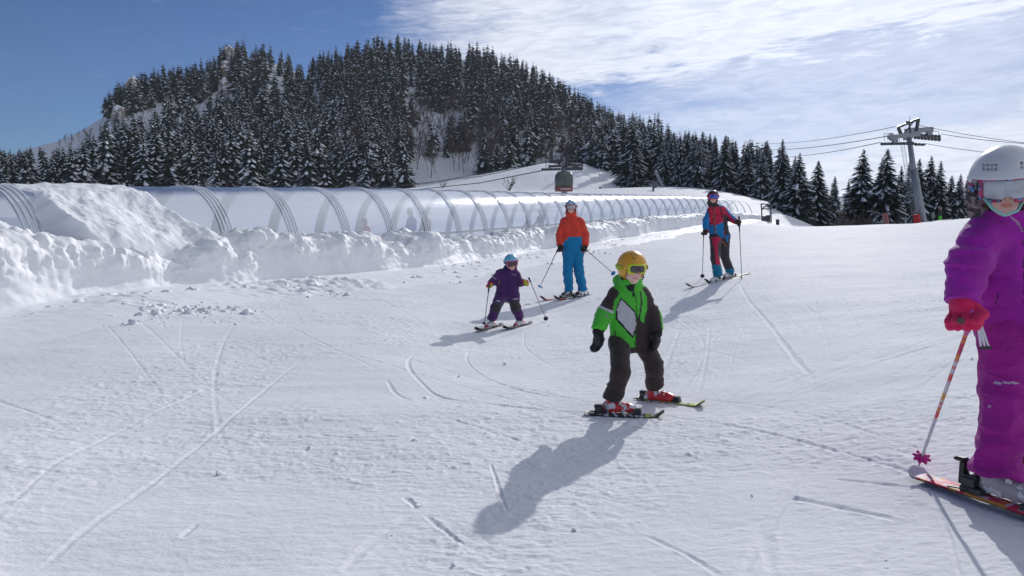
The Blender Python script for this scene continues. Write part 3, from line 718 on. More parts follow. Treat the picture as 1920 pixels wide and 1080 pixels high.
# ------------------------------------------------------------------ bare trees and shrubs
def bare_mesh(seed, h=1.0, shrub=False):
    r_ = random.Random(seed); mb = MB()
    def grow(p, d, L, r, lev):
        pts_ = [p]; q = p.copy(); dd = d.copy(); n = 3
        for i in range(n):
            dd = (dd+Vector((r_.gauss(0, .12), r_.gauss(0, .12), r_.gauss(0, .05)+.05*(lev > 0)))).normalized(); q = q+dd*L/n; pts_.append(q.copy())
        mb.tube(pts_, [r*(1-.25*i) for i in range(n)]+[r*.15], 4 if lev == 0 else 3, cap=False)
        if lev >= (2 if not shrub else 2): return
        m = (26 if lev == 0 else 8) if not shrub else (5 if lev else 4)
        for i in range(m):
            u = r_.uniform(.28 if lev == 0 else .2, .98); k = min(int(u*n), n-1); b = pts_[k].lerp(pts_[k+1], u*n-k)
            a = r_.uniform(0, 6.28); sp2 = r_.uniform(.35, .7); up = d*(1-sp2*.4); side = Vector((math.cos(a), math.sin(a), 0)); 
            grow(b, (up+side*sp2).normalized(), L*r_.uniform(.28, .42)*(1.25-u*.6), r*.5, lev+1)
    if shrub:
        for i in range(12):
            a = r_.uniform(0, 6.28); grow(Vector((0, 0, -.02)), Vector((math.cos(a)*.7, math.sin(a)*.7, 1)).normalized(), r_.uniform(.6, 1), .016, 0)
    else: grow(Vector((0, 0, -.03)), Vector((0, 0, 1)), .98, .011, 0)
    return mesh('bare_tree', np.array(mb.v), mb.f, [M['twig']], False)
BT = [bare_mesh(i) for i in range(5)]; SH = [bare_mesh(40+i, shrub=True) for i in range(3)]
rs = np.random.RandomState(3); cnt = 0; placed = []
for k in range(12000):
    if cnt >= 295: break
    px = rs.uniform(640, 1180) if rs.rand() < .8 else rs.uniform(110, 420); 
    t = rs.uniform(.0, .62) if px > 500 else rs.uniform(.3, .8); P = mpt(np.array([px]), np.array([t]))[0]; by = proj(P)[1]
    if px > 500 and not (205 < by < 335): continue
    if px < 500 and abs(by-(275-(px-110)*.25)) > 26: continue
    if any((P[0]-q[0])**2+(P[1]-q[1])**2 < (5 if px > 500 else 20) for q in placed): continue
    placed.append(P); cnt += 1
    h = rs.uniform(9, 15) if px > 500 else rs.uniform(5, 8); o = obj('bare_tree', BT[int(rs.rand()*5)], None, tuple(P)); o.rotation_euler = (0, 0, rs.rand()*6.28); f_ = rs.uniform(.8, 1.2); o.scale = (h*f_, h*f_, h)
    if px > 500: tag(o, 'leafless grey brown tree among the bare trunks on the slope behind the snow hill', 'tree', 'bare trees on the lower mountain')
    else: tag(o, 'small leafless tree on the snowy left shoulder of the mountain', 'tree', 'bare trees on the left shoulder')
for (px, py, d, h, lab) in ((955,357,165,4.5,'leafless shrub standing alone on the smooth snow hill behind the tunnel'),(830,352,185,3.0,'small leafless shrub at the left foot of the snow hill'),
     (1575,418,78,3.4,'snowy leafless bush at the left end of the thicket below the sky gap'),(1600,416,84,4.2,'tallest leafless bush in the thicket below the sky gap'),(1588,418,74,2.6,'low dense leafless bush in front of the thicket'),
     (1625,420,82,2.8,'leafless bush at the foot of the wide tall spruce'),(1640,420,80,2.2,'low leafless bush left of the red post'),(1700,420,84,2.6,'leafless bush right behind the red post')):
    b = at(px, py, d); z = gz(b[0], b[1]); z = b[2] if px < 1000 else z
    o = obj('bare_shrub', SH[int(rs.rand()*3)], None, (b[0], b[1], z-.1)); o.scale = (h, h, h); o.rotation_euler = (0, 0, rs.rand()*6); tag(o, lab, 'shrub')
# rocks showing through on the mountain
def rock_me(seed):
    bm = bmesh.new(); bmesh.ops.create_icosphere(bm, subdivisions=4, radius=1)
    v = np.array([q.co[:] for q in bm.verts]); f = np.array([[q.index for q in p.verts] for p in bm.faces]); bm.free()
    v = v*(1+.6*(billow(v*1.2+seed*7, 4)-.3))[:, None]*np.array([1, .8, 1.2])
    c = v[f].mean(1); nrm = np.cross(v[f[:, 1]]-v[f[:, 0]], v[f[:, 2]]-v[f[:, 0]]); nrm /= np.linalg.norm(nrm, axis=1)[:, None]+1e-9
    return mesh('rock_outcrop', v, f, [M['rock'], M['far']], False, (nrm[:, 2]+.35*vn(c*3) > .45).astype(int))
RK = [rock_me(i) for i in range(3)]
for i, (px, t, s_, lab) in enumerate(((432,.97,9,'pale rock cliff just below the left summit, highest of the outcrops'),(427,.86,9,'pale rock face under the highest cliff near the left summit'),(421,.74,7,'narrow rock outcrop lowest on the rib below the left summit'),
     (252,.93,9,'pale rock outcrop showing between trees near the left edge of the mountain'),(262,.80,6,'small rock below the pale outcrop at the left edge of the mountain'),(222,.72,6,'rock outcrop at the foot of the trees on the far left flank'))):
    P = mpt(np.array([float(px)]), np.array([t]))[0]; o = obj('rock_outcrop', RK[i % 3], None, tuple(P)); o.scale = (s_*.6, s_*.6, s_); o.rotation_euler = (0, 0, i*1.3); tag(o, lab, 'rock', 'rock outcrops on the mountain')
# ------------------------------------------------------------------ implicit-surface figures
def surfnet(fn, lo, hi, h):
    lo = np.asarray(lo, float); hi = np.asarray(hi, float); n = np.maximum(np.ceil((hi-lo)/h).astype(int)+1, 4)
    ax = [lo[i]+h*np.arange(n[i]) for i in range(3)]; P = np.stack(np.meshgrid(*ax, indexing='ij'), -1)
    D = fn(P); I = D < 0
    cx, cy, cz = n-1; acc = np.zeros((cx, cy, cz, 3)); cnt = np.zeros((cx, cy, cz))
    for a in range(3):
        b, c = [i for i in range(3) if i != a]
        for ob_ in (0, 1):
            for oc in (0, 1):
                s0 = [None]*3; s1 = [None]*3; s0[a] = slice(0, n[a]-1); s1[a] = slice(1, n[a])
                s0[b] = s1[b] = slice(ob_, ob_+n[b]-1); s0[c] = s1[c] = slice(oc, oc+n[c]-1)
                d0, d1 = D[tuple(s0)], D[tuple(s1)]; cr = (d0 < 0) != (d1 < 0); t = np.where(cr, d0/np.where(cr, d0-d1, 1), 0)
                o = np.zeros(t.shape+(3,)); o[..., a] = t; o[..., b] = ob_; o[..., c] = oc
                acc += o*cr[..., None]; cnt += cr
    act = cnt > 0; idx = -np.ones(act.shape, int); idx[act] = np.arange(act.sum())
    ijk = np.stack(np.nonzero(act), -1); v = lo+h*(ijk+acc[act]/cnt[act][:, None])
    F_ = []
    for a in range(3):
        b, c = (a+1) % 3, (a+2) % 3
        s0 = [slice(1, n[i]-1) for i in range(3)]; s1 = list(s0); s0[a] = slice(0, n[a]-1); s1[a] = slice(1, n[a])
        i0, i1 = I[tuple(s0)], I[tuple(s1)]
        for flip, m_ in ((0, i0 & ~i1), (1, ~i0 & i1)):
            q = np.stack(np.nonzero(m_), -1); 
            if not len(q): continue
            q[:, b] += 1; q[:, c] += 1
            def g_(db, dc): k = q.copy(); k[:, b] -= db; k[:, c] -= dc; return idx[k[:, 0], k[:, 1], k[:, 2]]
            w_ = [g_(1, 1), g_(0, 1), g_(0, 0), g_(1, 0)]
            if flip: w_ = w_[::-1]
            F_.append(np.stack(w_, -1))
    f = np.concatenate(F_); f = f[(f >= 0).all(1)]; return v, f
def smin(a, b, k): h = np.clip(.5+.5*(b-a)/k, 0, 1); return b+(a-b)*h-k*h*(1-h)
def cone(P, a, b, ra, rb, fl=None):          # fl = (unit vector, factor): flattened along that direction
    a = np.asarray(a, float); b = np.asarray(b, float); ba = b-a; L = max(ba@ba, 1e-9)
    t = np.clip(((P-a)@ba)/L, 0, 1); q = P-a-t[..., None]*ba
    if fl is not None: c = (q@fl[0])[..., None]*fl[0]; q = q+c*(1/fl[1]-1)
    return np.linalg.norm(q, axis=-1)-(ra+(rb-ra)*t)
def ell(P, c, r, B=None):
    q = P-np.asarray(c, float)
    if B is not None: q = q@B.T
    r = np.asarray(r, float); k = np.linalg.norm(q/r, axis=-1); k2 = np.linalg.norm(q/(r*r), axis=-1)
    return np.where(k2 > 1e-9, k*(k-1)/np.maximum(k2, 1e-9), -r.min())
def rbox(P, c, hx, r, B=None):
    q = P-np.asarray(c, float)
    if B is not None: q = q@B.T
    q = np.abs(q)-(np.asarray(hx, float)-r); return np.linalg.norm(np.maximum(q, 0), axis=-1)+np.minimum(q.max(-1), 0)-r
def uni(ds, k):
    d = ds[0]
    for e in ds[1:]: d = smin(d, e, k)
    return d
def wr(P, f, amp, o=2):                      # cloth creases
    return amp*(1-2.2*np.abs(fbm(P*np.asarray(f), o)))
def sdf_obj(name, fn, lo, hi, h, mt, parent, base, col=(.5, .5, .5), it=0):
    v, f = surfnet(fn, lo, hi, h)
    if callable(col):
        # normals from faces
        nf = np.cross(v[f[:, 1]]-v[f[:, 0]], v[f[:, 3]]-v[f[:, 0]]); nn = np.zeros_like(v)
        for k in range(4): np.add.at(nn, f[:, k], nf)
        nn /= np.linalg.norm(nn, axis=1)[:, None]+1e-12; c = col(v, nn)
    else: c = np.tile(np.array(col), (len(v), 1))
    return obj(name, mesh(name, v-base, f, [mt], True, col=c), parent)
def ppoly(v, poly):                           # which points fall in a pattern outline (outline given in picture pixels)
    x, y = proj(v); r = np.zeros(len(x), bool); n = len(poly)
    for i in range(n):
        x0, y0 = poly[i]; x1, y1 = poly[(i+1) % n]; c = ((y0 > y) != (y1 > y)) & (x < (x1-x0)*(y-y0)/((y1-y0) or 1e-9)+x0); r ^= c
    return r
def pline(v, pts_, wd):
    x, y = proj(v); d = np.full(len(x), 1e9)
    for (x0, y0), (x1, y1) in zip(pts_[:-1], pts_[1:]):
        L = (x1-x0)**2+(y1-y0)**2; t = np.clip(((x-x0)*(x1-x0)+(y-y0)*(y1-y0))/L, 0, 1); d = np.minimum(d, np.hypot(x-x0-t*(x1-x0), y-y0-t*(y1-y0)))
    return d < wd/2
def basis(yaw, pitch=0, roll=0):             # rows: right, forward, up ; yaw 0 faces the camera (-Y), positive turns to picture right
    f = V(math.sin(yaw)*math.cos(pitch), -math.cos(yaw)*math.cos(pitch), math.sin(pitch)); u = V(0, 0, 1); r = np.cross(f, u); r /= np.linalg.norm(r); u = np.cross(r, f)
    c, s = math.cos(roll), math.sin(roll); r, u = r*c+u*s, u*c-r*s; return np.array([r, f, u])
def loc2(B, c, p): return np.asarray(c)+np.asarray(p)@B   # head-local -> world
def head_set(P_, base, c, s, B, h, hk=1., gz_=.08, skin=(.62, .36, .27), helm=None, full=False, lens=(.02, .02, .025), frame=(.5, .5, .1), strap=None, gs=1., hair=None, visor=False, beard=None, dots=None):
    """c centre of the skull, s half the head height. helm: colour or function"""
    def L(P): return (P-c)@B.T/s
    if helm is not None:
        def fh(P):
            q = L(P); o = ell(q, (0, -.06, .14+.5*(hk-1)), (.93*hk, 1.10*hk, 1.0*hk)); i_ = ell(q, (0, -.06, .10), (.80, .97, .86))
            if full: cut = rbox(q, (0, .95, -.62), (.60, .80, .86), .25); low = q[..., 2]+.95
            else: cut = rbox(q, (0, 1.0, -.66), (.95, .72, .98), .12); low = q[..., 2]+.62-.0*q[..., 1]; cut = np.minimum(cut, rbox(q, (0, .55, -1.0), (2, .62, .76), .1))
            d = np.maximum(np.maximum(o, -i_), np.maximum(-cut, -low*.9))
            if visor: d = np.minimum(d, np.maximum(np.maximum(ell(q, (0, .02, .12), (.95, 1.28, .86)), -ell(q, (0, -.06, .02), (.86, 1.12, .80))), np.maximum(np.abs(q[..., 2]-.26)-.07, -(q[..., 1]-.25))))
            if dots is not None:
                for (a, b, z) in dots: d = np.maximum(d, -ell(q, (a, b, z), (.045, .16, .055)))
            return d*s
        sdf_obj('helmet', fh, c-1.35*s, c+1.35*s, h, M['plastic'], P_, base, helm)
        def fl_(P):                           # dark lining and chin strap
            q = L(P); o = ell(q, (0, -.06, .06), (.83, .99, .90)); i_ = ell(q, (0, -.02, -.02), (.74, .90, .86))
            cut = rbox(q, (0, .95, -.6), (.54, .78, .92), .2); d = np.maximum(np.maximum(o, -i_), np.maximum(-cut, -(q[..., 2]+.9)))
            st = np.abs(np.linalg.norm(q[..., [0, 2]]-np.array([0, -.2]), axis=-1)-.84)-.03; st = np.maximum(st, np.maximum(np.abs(q[..., 1]-.12)-.09, q[..., 2]+.5))
            return np.minimum(d, st)*s
        sdf_obj('helmet_lining', fl_, c-1.3*s, c+1.3*s, h, M['fabric'], P_, base, (.02, .02, .022))
    # goggles
    gw, gh = .66*gs, .32*gs
    def shape(q, e): 
        a = q[..., 0]; z = q[..., 2]-gz_; k = .16; x = np.abs(a)-(gw+e-k); y = np.abs(z)-(gh+e-k)
        d = np.hypot(np.maximum(x, 0), np.maximum(y, 0))+np.minimum(np.maximum(x, y), 0)-k
        return np.maximum(d, -(np.hypot(a, (z+gh+.10)*.8)-.17))
    def fr(P):
        q = L(P); r = ell(q, (0, -.02, .06), (.86, 1.07, 1.1)); sh = np.maximum(np.abs(r)-.09, -(q[..., 1]-.12))
        return np.maximum(np.maximum(sh, shape(q, .075)), -shape(q, -.03))*s
    ub = loc2(B, c, (0, .9, gz_)); R_ = 1.15*s
    g = sdf_obj('goggles', fr, c-R_, c+R_, h*.8, M['plastic'], P_, base, frame)
    def ln(P):
        q = L(P); r = ell(q, (0, -.02, .06), (.86, 1.10, 1.1)); return np.maximum(np.maximum(np.abs(r)-.035, -(q[..., 1]-.12)), shape(q, -.02))*s
    sdf_obj('lens', ln, c-R_, c+R_, h*.8, M['lens'], g, base, lens)
    if strap is not None:
        def sf(P):
            q = L(P); r = ell(q, (0, -.06, .12), (.99, 1.16, 1.02)); return np.maximum(np.maximum(np.abs(r)-.03, np.abs(q[..., 2]-gz_-.02-(.12 if not full else 0)*(.4-q[..., 1]))-.14), q[..., 1]-.50)*s
        sdf_obj('goggle_strap', sf, c-1.3*s, c+1.3*s, h, M['fabric'], g, base, strap)
    if hair is not None:
        def hf(P):
            q = L(P); d = uni([ell(q, (0, -.1, .1), (.80, .92, .86)), ell(q, (-.55, -.15, -.45), (.25, .4, .6)), ell(q, (.55, -.15, -.45), (.25, .4, .6))], .15); d = np.maximum(d, -rbox(q, (0, .9, -.4), (.52, .6, .8), .2)); return (d-.03*np.abs(vn(q*np.array([14, 4, 3]))))*s
        sdf_obj('hair', hf, c-1.3*s, c+1.3*s, h, M['fabric'], P_, base, hair)
def head_prims(P, c, s, B):
    def w_(p): return loc2(B, c, p)
    q = (P-c)@B.T/s
    d = ell(q, (0, -.08, .10), (.70, .84, .82))                      # skull
    d = smin(d, ell(q, (0, .18, -.35), (.52, .56, .55)), .15)       # face
    d = smin(d, ell(q, (0, .42, -.78), (.24, .24, .18)), .18)       # chin
    d = smin(d, ell(q, (.30, .48, -.25), (.22, .20, .22)), .12); d = smin(d, ell(q, (-.30, .48, -.25), (.22, .20, .22)), .12)   # cheeks
    d = smin(d, cone(q, V(0, .66, .08), V(0, .86, -.26), .055, .105), .07)   # nose
    d = smin(d, ell(q, (0, .68, -.50), (.15, .07, .03)), .03); d = smin(d, ell(q, (0, .66, -.585), (.13, .07, .035)), .03)     # lips
    d = np.maximum(d, -ell(q, (0, .78, -.543), (.15, .10, .010)))
    for sx in (-1, 1):
        d = smin(d, ell(q, (sx*.72, -.05, -.10), (.08, .16, .22)), .04); d = np.maximum(d, -ell(q, (sx*.28, .80, .05), (.15, .12, .08))); d = smin(d, ell(q, (sx*.28, .64, .05), (.13, .10, .09)), .01)
    return d*s
def hand_prims(wrist, pd, side, size, grip=None, curl=.5, tk=1.):
    """list of cones for a gloved hand: wrist point, palm direction pd, side = direction across the knuckles towards the thumb"""
    pd = pd/np.linalg.norm(pd); side = side-pd*(side@pd); side /= np.linalg.norm(side); nrm = np.cross(pd, side)
    L = size; out_ = []
    pal = [(wrist+pd*L*.10+side*L*.10, wrist+pd*L*.48+side*L*.17, .16*L, .15*L), (wrist+pd*L*.10-side*L*.10, wrist+pd*L*.46-side*L*.17, .16*L, .14*L)]
    fing = []
    for i, (o, ln) in enumerate(((.255, .46), (.085, .52), (-.085, .49), (-.24, .40))):
        k = wrist+pd*L*.50+side*L*o; rr = .078*L*tk; a = 0; p = k; d0 = pd; sg = []
        cs = (1.25, 1.45, 1.2) if grip is not None else (curl*.7, curl, curl*.8)
        for j, fr_ in enumerate((.42, .33, .25)):
            a += cs[j]; d = pd*math.cos(a)+nrm*math.sin(a); q = p+d*ln*L*fr_; sg.append((p, q, rr*(1-.08*j), rr*(.93-.08*j))); p = q
        fing.append(sg)
    t0 = wrist+pd*L*.18+side*L*.22
    if grip is not None: t1 = t0+side*L*.16+pd*L*.14+nrm*L*.12; t2 = t1+nrm*L*.20+pd*L*.10-side*L*.05
    else: t1 = t0+side*L*.17+pd*L*.18+nrm*L*.03; t2 = t1+pd*L*.20+side*L*.03+nrm*L*.04
    fing.append([(t0, t1, .095*L*tk, .09*L*tk), (t1, t2, .088*L*tk, .072*L*tk)])
    return pal, fing
def glove(P_, base, wrist, elbow, pd, side, size, h, col, grip=None, curl=.5, tk=1., cuff=.062, mitt=False):
    pal, fing = hand_prims(wrist, np.asarray(pd, float), np.asarray(side, float), size, grip, curl, tk)
    ed = (elbow-wrist)/np.linalg.norm(elbow-wrist)
    allp = [q for p_ in pal for q in p_[:2]]+[q for f_ in fing for s_ in f_ for q in s_[:2]]+[wrist+ed*size*.45]
    lo = np.min(allp, 0)-.08; hi = np.max(allp, 0)+.08
    def fn(P):
        d = uni([cone(P, *p_) for p_ in pal], .03); df = None
        for f_ in fing:
            e = uni([cone(P, *s_) for s_ in f_], .006); df = e if df is None else smin(df, e, .004 if not mitt else .02)
        d = smin(d, df, .014)
        c = cone(P, wrist+ed*size*.45, wrist-ed*size*.08, cuff, cuff*.78); tt = (P-wrist)@ed; c = np.maximum(c, tt-size*.38)
        d = smin(d, c, .012); return d-wr(P, (60, 60, 60), .0016)
    return sdf_obj('glove', fn, lo, hi, h, M['fabric'], P_, base, col)
def boot(P_, base, heel, toe, knee, sc, h, col, bcol=(.5, .5, .52)):
    """hard shell ski boot; heel,toe on the sole line; knee: direction of the shaft"""
    f = toe-heel; L = np.linalg.norm(f); f = f/L; up = V(0, 0, 1); up = up-f*(up@f); up /= np.linalg.norm(up); r = np.cross(f, up); B = np.array([r, f, up])
    sh = heel+f*L*.27+up*L*.55; ank = heel+f*L*.30+up*L*.27; kd = (knee-sh)/np.linalg.norm(knee-sh)
    top = sh+kd*L*.16
    def fn(P):
        q = (P-heel)@B.T/L
        d = uni([ell(q, (0, .78, .13), (.165, .27, .13)), cone(q, V(0, .22, .16), V(0, .72, .14), .165, .14), cone(q, V(0, .24, .22), V(0, .33, .52), .17, .175), rbox(q, (0, .48, .06), (.15, .50, .07), .03)], .05)*L
        d = smin(d, cone(P, sh, top, .172*L, .180*L), .03)
        for k in (0, 1, 2): z = .18+.14*k; d = np.where(True, d, d)
        d = np.maximum(d, -((P-heel)@up+.0)); return d-.004*np.sign(vn(q*np.array([3, 7, 9])))*0-.0015*np.cos(q[..., 1]*30)
    lo = np.min([heel, toe, top], 0)-.24*L; hi = np.max([heel, toe, top], 0)+.24*L
    b = sdf_obj('ski_boot', fn, lo, hi, h, M['plastic'], P_, base, col)
    mb = MB()
    for (y, z, wx) in ((.72, .235, .13), (.56, .29, .15), (.40, .42, .16), (.38, .58, .165)):
        c = heel+f*L*y+up*L*z; mb.box(c-base, wx*2*L, .045*L, .03*L, r, f, up, 0); mb.box(c-base+r*.12*L-up*.03*L, .04*L, .09*L, .05*L, r, f, up, 0)
    mb.build('buckles', plain('buckle_grey', bcol, .35, .4), b)
    return b
def ski(center, d, L, wd, col, label, group=None, tip=.10, bind=(.03, .03, .035), nrm_=(0, 0, 1), foot=None, tail_up=.01):
    """one ski as its own thing; d: direction of the tip"""
    d = np.asarray(d, float); d = d/np.linalg.norm(d); up = np.asarray(nrm_, float); up = up-d*(up@d); up /= np.linalg.norm(up); r = np.cross(d, up)
    t = empty('ski', tuple(center)); tag(t, label, 'ski', group)
    n = 60; u = np.linspace(-.5, .5, n); y = u*L
    wv = wd*(.80+.35*np.abs(u)**1.5*1.6); wv *= np.sqrt(np.clip((.5-u)/.045, .02, 1))*np.sqrt(np.clip((u+.5)/.02, .10, 1))
    z = .012+tip*sst(u, .36, .5)**1.6+tail_up*sst(-u, .45, .5); VV = []; CC = []
    for i in range(n):
        for sx, zz in ((-1, 0), (-1, .011), (-.6, .014), (0, .015), (.6, .014), (1, .011), (1, 0)):
            VV.append(d*y[i]+r*sx*wv[i]/2+up*(z[i]+zz)); CC.append(col(u[i], sx) if zz > .005 else (.02, .02, .02))
    k = 7; f = [[i*k+j, i*k+(j+1) % k, (i+1)*k+(j+1) % k, (i+1)*k+j] for i in range(n-1) for j in range(k)]+[list(range(k))[::-1], [(n-1)*k+j for j in range(k)]]
    obj('ski_board', mesh('ski_board', np.array(VV), f, [M['skitop']], False, col=np.array(CC)), t)
    s_ = wd/.075*.72; o0 = 0 if foot is None else foot
    b2 = 1.35 if L > 1.3 else .86
    bm_ = plain('binding', bind, .4)
    for nm, yy, parts in (('toe_binding', o0+.145*b2, ((.06, .075, .035, .03), (.045, .05, .05, .055))), ('heel_binding', o0-.135*b2, ((.06, .10, .035, .03), (.05, .06, .06, .065), (.035, .07, .03, .10)))):
        mb = MB()
        for (a, b, c, zz) in parts: mb.box(d*(yy if zz < .05 else yy+(.01 if nm[0] == 't' else -.015)*s_)+up*(.012+zz*s_*.75), a*s_, b*s_, c*s_, r, d, up, 0, .006*s_)
        if nm[0] == 'h':
            for sx in (-1, 1): mb.tube([d*(yy-.01*s_)+r*sx*.03*s_+up*.04*s_, d*(yy-.10*s_)+r*sx*.042*s_+up*.03*s_], .005*s_, 5)
        mb.build(nm, bm_, t)
    return t
def pole(grip_top, tip_, label, group=None, shaft=None, gripc=(.02, .02, .02), bask=(.02, .02, .02), flower=False, r0=.0075, bpos=.93, sc=1., gl=.12):
    a = np.asarray(grip_top, float); b = np.asarray(tip_, float); L = np.linalg.norm(b-a); dn = (b-a)/L
    t = empty('ski_pole', tuple(b)); tag(t, label, 'ski pole', group)
    n = 60; pts_ = [a+dn*(gl*.8+(L-gl*.8)*i/n)-b for i in range(n+1)]; mb = MB(); mb.tube(pts_, [r0*(1-.25*i/n) if i < n-1 else r0*.5 for i in range(n+1)], 8)
    cc = np.array([(shaft(i/n) if callable(shaft) else (shaft or (.05, .05, .055))) for i in range(n+1) for k in range(8)])
    obj('shaft', mesh('shaft', np.array(mb.v), mb.f, [M['plastic']], True, col=cc), t)
    mb = MB(); mb.tube([a-b, a+dn*gl*.1-b, a+dn*gl*.25-b, a+dn*gl*.6-b, a+dn*gl-b], [r0*1.6, r0*2.5, r0*1.8, r0*2.0, r0*1.4], 10); mb.build('grip', plain('pole_grip', gripc, .5), t, True)
    q = a+dn*L*bpos-b; e1 = np.cross(dn, V(0, 1, 0)); e1 /= np.linalg.norm(e1); e2 = np.cross(dn, e1); mb = MB()
    N = 48; R0 = .034*sc; rings = []
    for (rr, hh) in ((r0*1.1, -.016), (R0*.55, -.006), (R0, 0), (R0, .007), (r0*1.1, .004)):
        ring = []
        for k in range(N):
            an = 6.2832*k/N; m_ = (1+.20*math.cos(8*an)) if (flower and rr > r0*2) else 1; ring.append(q+(e1*math.cos(an)+e2*math.sin(an))*rr*m_+dn*hh*sc)
        rings += ring
    mb.add(rings, [[i*N+k, i*N+(k+1) % N, (i+1)*N+(k+1) % N, (i+1)*N+k] for i in range(4) for k in range(N)]); mb.build('basket', plain('pole_basket', bask, .45), t)
    return t
def figure(spec):
    """joints in spec are (px, py, d); radii in metres. Returns the person object (continuous body mesh)"""
    J = {k: at(*v) for k, v in spec['J'].items()}; h = spec['h']; sp_ = spec; B = basis(*spec['body']); HB = basis(*spec['head']); s = spec['hs']
    for a in 'lr':                          # the trouser cuff sits over the boot's shaft
        if 'toe'+a in J:
            h0 = J['f'+a]; f_ = J['toe'+a]-h0; J['a'+a][:2] = (h0+f_*.29)[:2]
    base = J['base'].copy(); base[2] = gz(base[0], base[1])
    r = spec['r']; fwd = B[1]; fl = (fwd, r.get('flat', .72)); g_ = 1.0
    def body(P):
        k = .82
        ds = [head_prims(P, J['head'], s, HB), cone(P, J['head']-HB[2]*s*.55-HB[1]*s*.15, (J['sl']+J['sr'])/2, .40*s, .46*s)]
        ds += [cone(P, J['sl']*.8+J['sr']*.2, J['sr']*.8+J['sl']*.2, r['chest']*.55, r['chest']*.55, fl), cone(P, (J['sl']+J['sr'])/2-V(0, 0, r['chest']*.3), (J['hl']+J['hr'])/2, r['chest']*.8, r['hip']*.75, fl)]
        for a in 'lr':
            ds += [cone(P, J['s'+a], J['e'+a], r['ua']*.62, r['fa']*.6), cone(P, J['e'+a], J['w'+a], r['fa']*.6, r['wr']*.5), cone(P, J['w'+a], J['w'+a]+(J['w'+a]-J['e'+a])/np.linalg.norm(J['w'+a]-J['e'+a])*r['hand']*.12, r['wr']*.45, r['wr']*.35),
                   cone(P, J['h'+a], J['k'+a], r['th']*.7, r['kn']*.6), cone(P, J['k'+a], J['a'+a], r['kn']*.6, r['an']*.45), cone(P, J['a'+a], J['f'+a]+V(0, 0, r['an']*.5), r['an']*.4, r['an']*.3)]
        return uni(ds, .02)
    al = np.array([J[k] for k in J if k not in ('base',)]); lo = al.min(0)-.16; hi = al.max(0)+.16; hi[2] = max(hi[2], J['head'][2]+s*1.1)
    sk = np.array(spec.get('skin', (.72, .45, .36)))
    def bc(v, n):
        q = (v-J['head'])@HB.T/s; c = np.tile(sk, (len(v), 1)); lip = np.hypot(q[:, 0]/.17, (q[:, 2]+.545)/.075) < 1; c[lip & (q[:, 1] > .3)] = sk*np.array([.88, .55, .58])
        ch = np.exp(-((np.abs(q[:, 0])-.36)**2+(q[:, 2]+.28)**2)/.03)[:, None]; c = c*(1-.25*ch*np.array([0, 1, .9])); return c
    ph = max(h*.8, .0035) if spec.get('fine') else h
    # the head needs finer cells than the hidden body, so the whole body is built at that size only near the camera
    me_v, me_f = surfnet(body, lo, hi, ph)
    nf = None; P_ = obj('person', mesh('person', me_v-base, me_f, [M['skin']], True, col=bc(me_v, None)), None, tuple(base)); tag(P_, spec['label'], 'person', spec.get('group'))
    Z0 = V(0, 0, 0)
    def mk(name, fn, pts_, pad, col, mt=M['fabric'], hh=h):
        a = np.array(pts_); return sdf_obj(name, fn, a.min(0)-pad, a.max(0)+pad, hh, mt, P_, base, col)
    # trousers
    cr = spec.get('crotch', 0)
    def trou(P):
        ds = [cone(P, J['hl'], J['hr'], r['hip'], r['hip'], fl), cone(P, (J['hl']+J['hr'])/2+V(0, 0, r['hip']*.6), (J['hl']+J['hr'])/2, r['hip']*1.15, r['hip']*1.15, fl)]
        D = uni(ds, .03)
        for a in 'lr':
            lg = smin(cone(P, J['h'+a], J['k'+a], r['th'], r['kn']), cone(P, J['k'+a], J['a'+a], r['kn']*.98, r['an']), .03)
            dr_ = (J['a'+a]-J['k'+a]); dr_ = dr_/np.linalg.norm(dr_); lg = np.maximum(lg, (P-J['a'+a])@dr_-.01*0)
            w_ = spec.get('wr', .006); tt = 1+.8*sst(-(P[..., 2]-J['k'+a][2]), 0, .3)
            lg = lg-wr(P-base, (5, 5, spec.get('wf', 17)), w_)*tt-.5*w_*fbm((P-base)*30, 2); D = smin(D, lg, .035)
        return D
    mk('trousers', trou, [J[k] for k in ('hl','hr','kl','kr','al','ar')], r['th']+.07, spec['tcol'])
    # jacket
    hem = J['hem']; hn = spec.get('hn', V(0, 0, -1)); hn = hn/np.linalg.norm(hn)
    def jac(P):
        m_ = (J['sl']+J['sr'])/2; hc = (J['hl']+J['hr'])/2; Q = P-base
        ds = [cone(P, J['sl']*.82+J['sr']*.18, J['sr']*.82+J['sl']*.18, r['chest']*.72, r['chest']*.72, fl),
              cone(P, J['sl']*.72+J['sr']*.28-V(0, 0, r['chest']*.4), J['hl']*.75+J['hr']*.25+V(0, 0, 0), r['chest'], r['hem'], fl), cone(P, J['sr']*.72+J['sl']*.28-V(0, 0, r['chest']*.4), J['hr']*.75+J['hl']*.25, r['chest'], r['hem'], fl)]
        D = uni(ds, .05); D = D-wr(Q, (6, 6, 9), spec.get('jwr', .005))
        hd = (P-hem)@hn; rim = .006*np.exp(-((hd+.015)/.012)**2); D = np.maximum(D-rim, hd)
        if spec.get('puff'): D = D-spec['puff'][0]*np.abs(np.sin((Q[..., 2]+.02*vn(Q*5))*math.pi/spec['puff'][1]))**.6
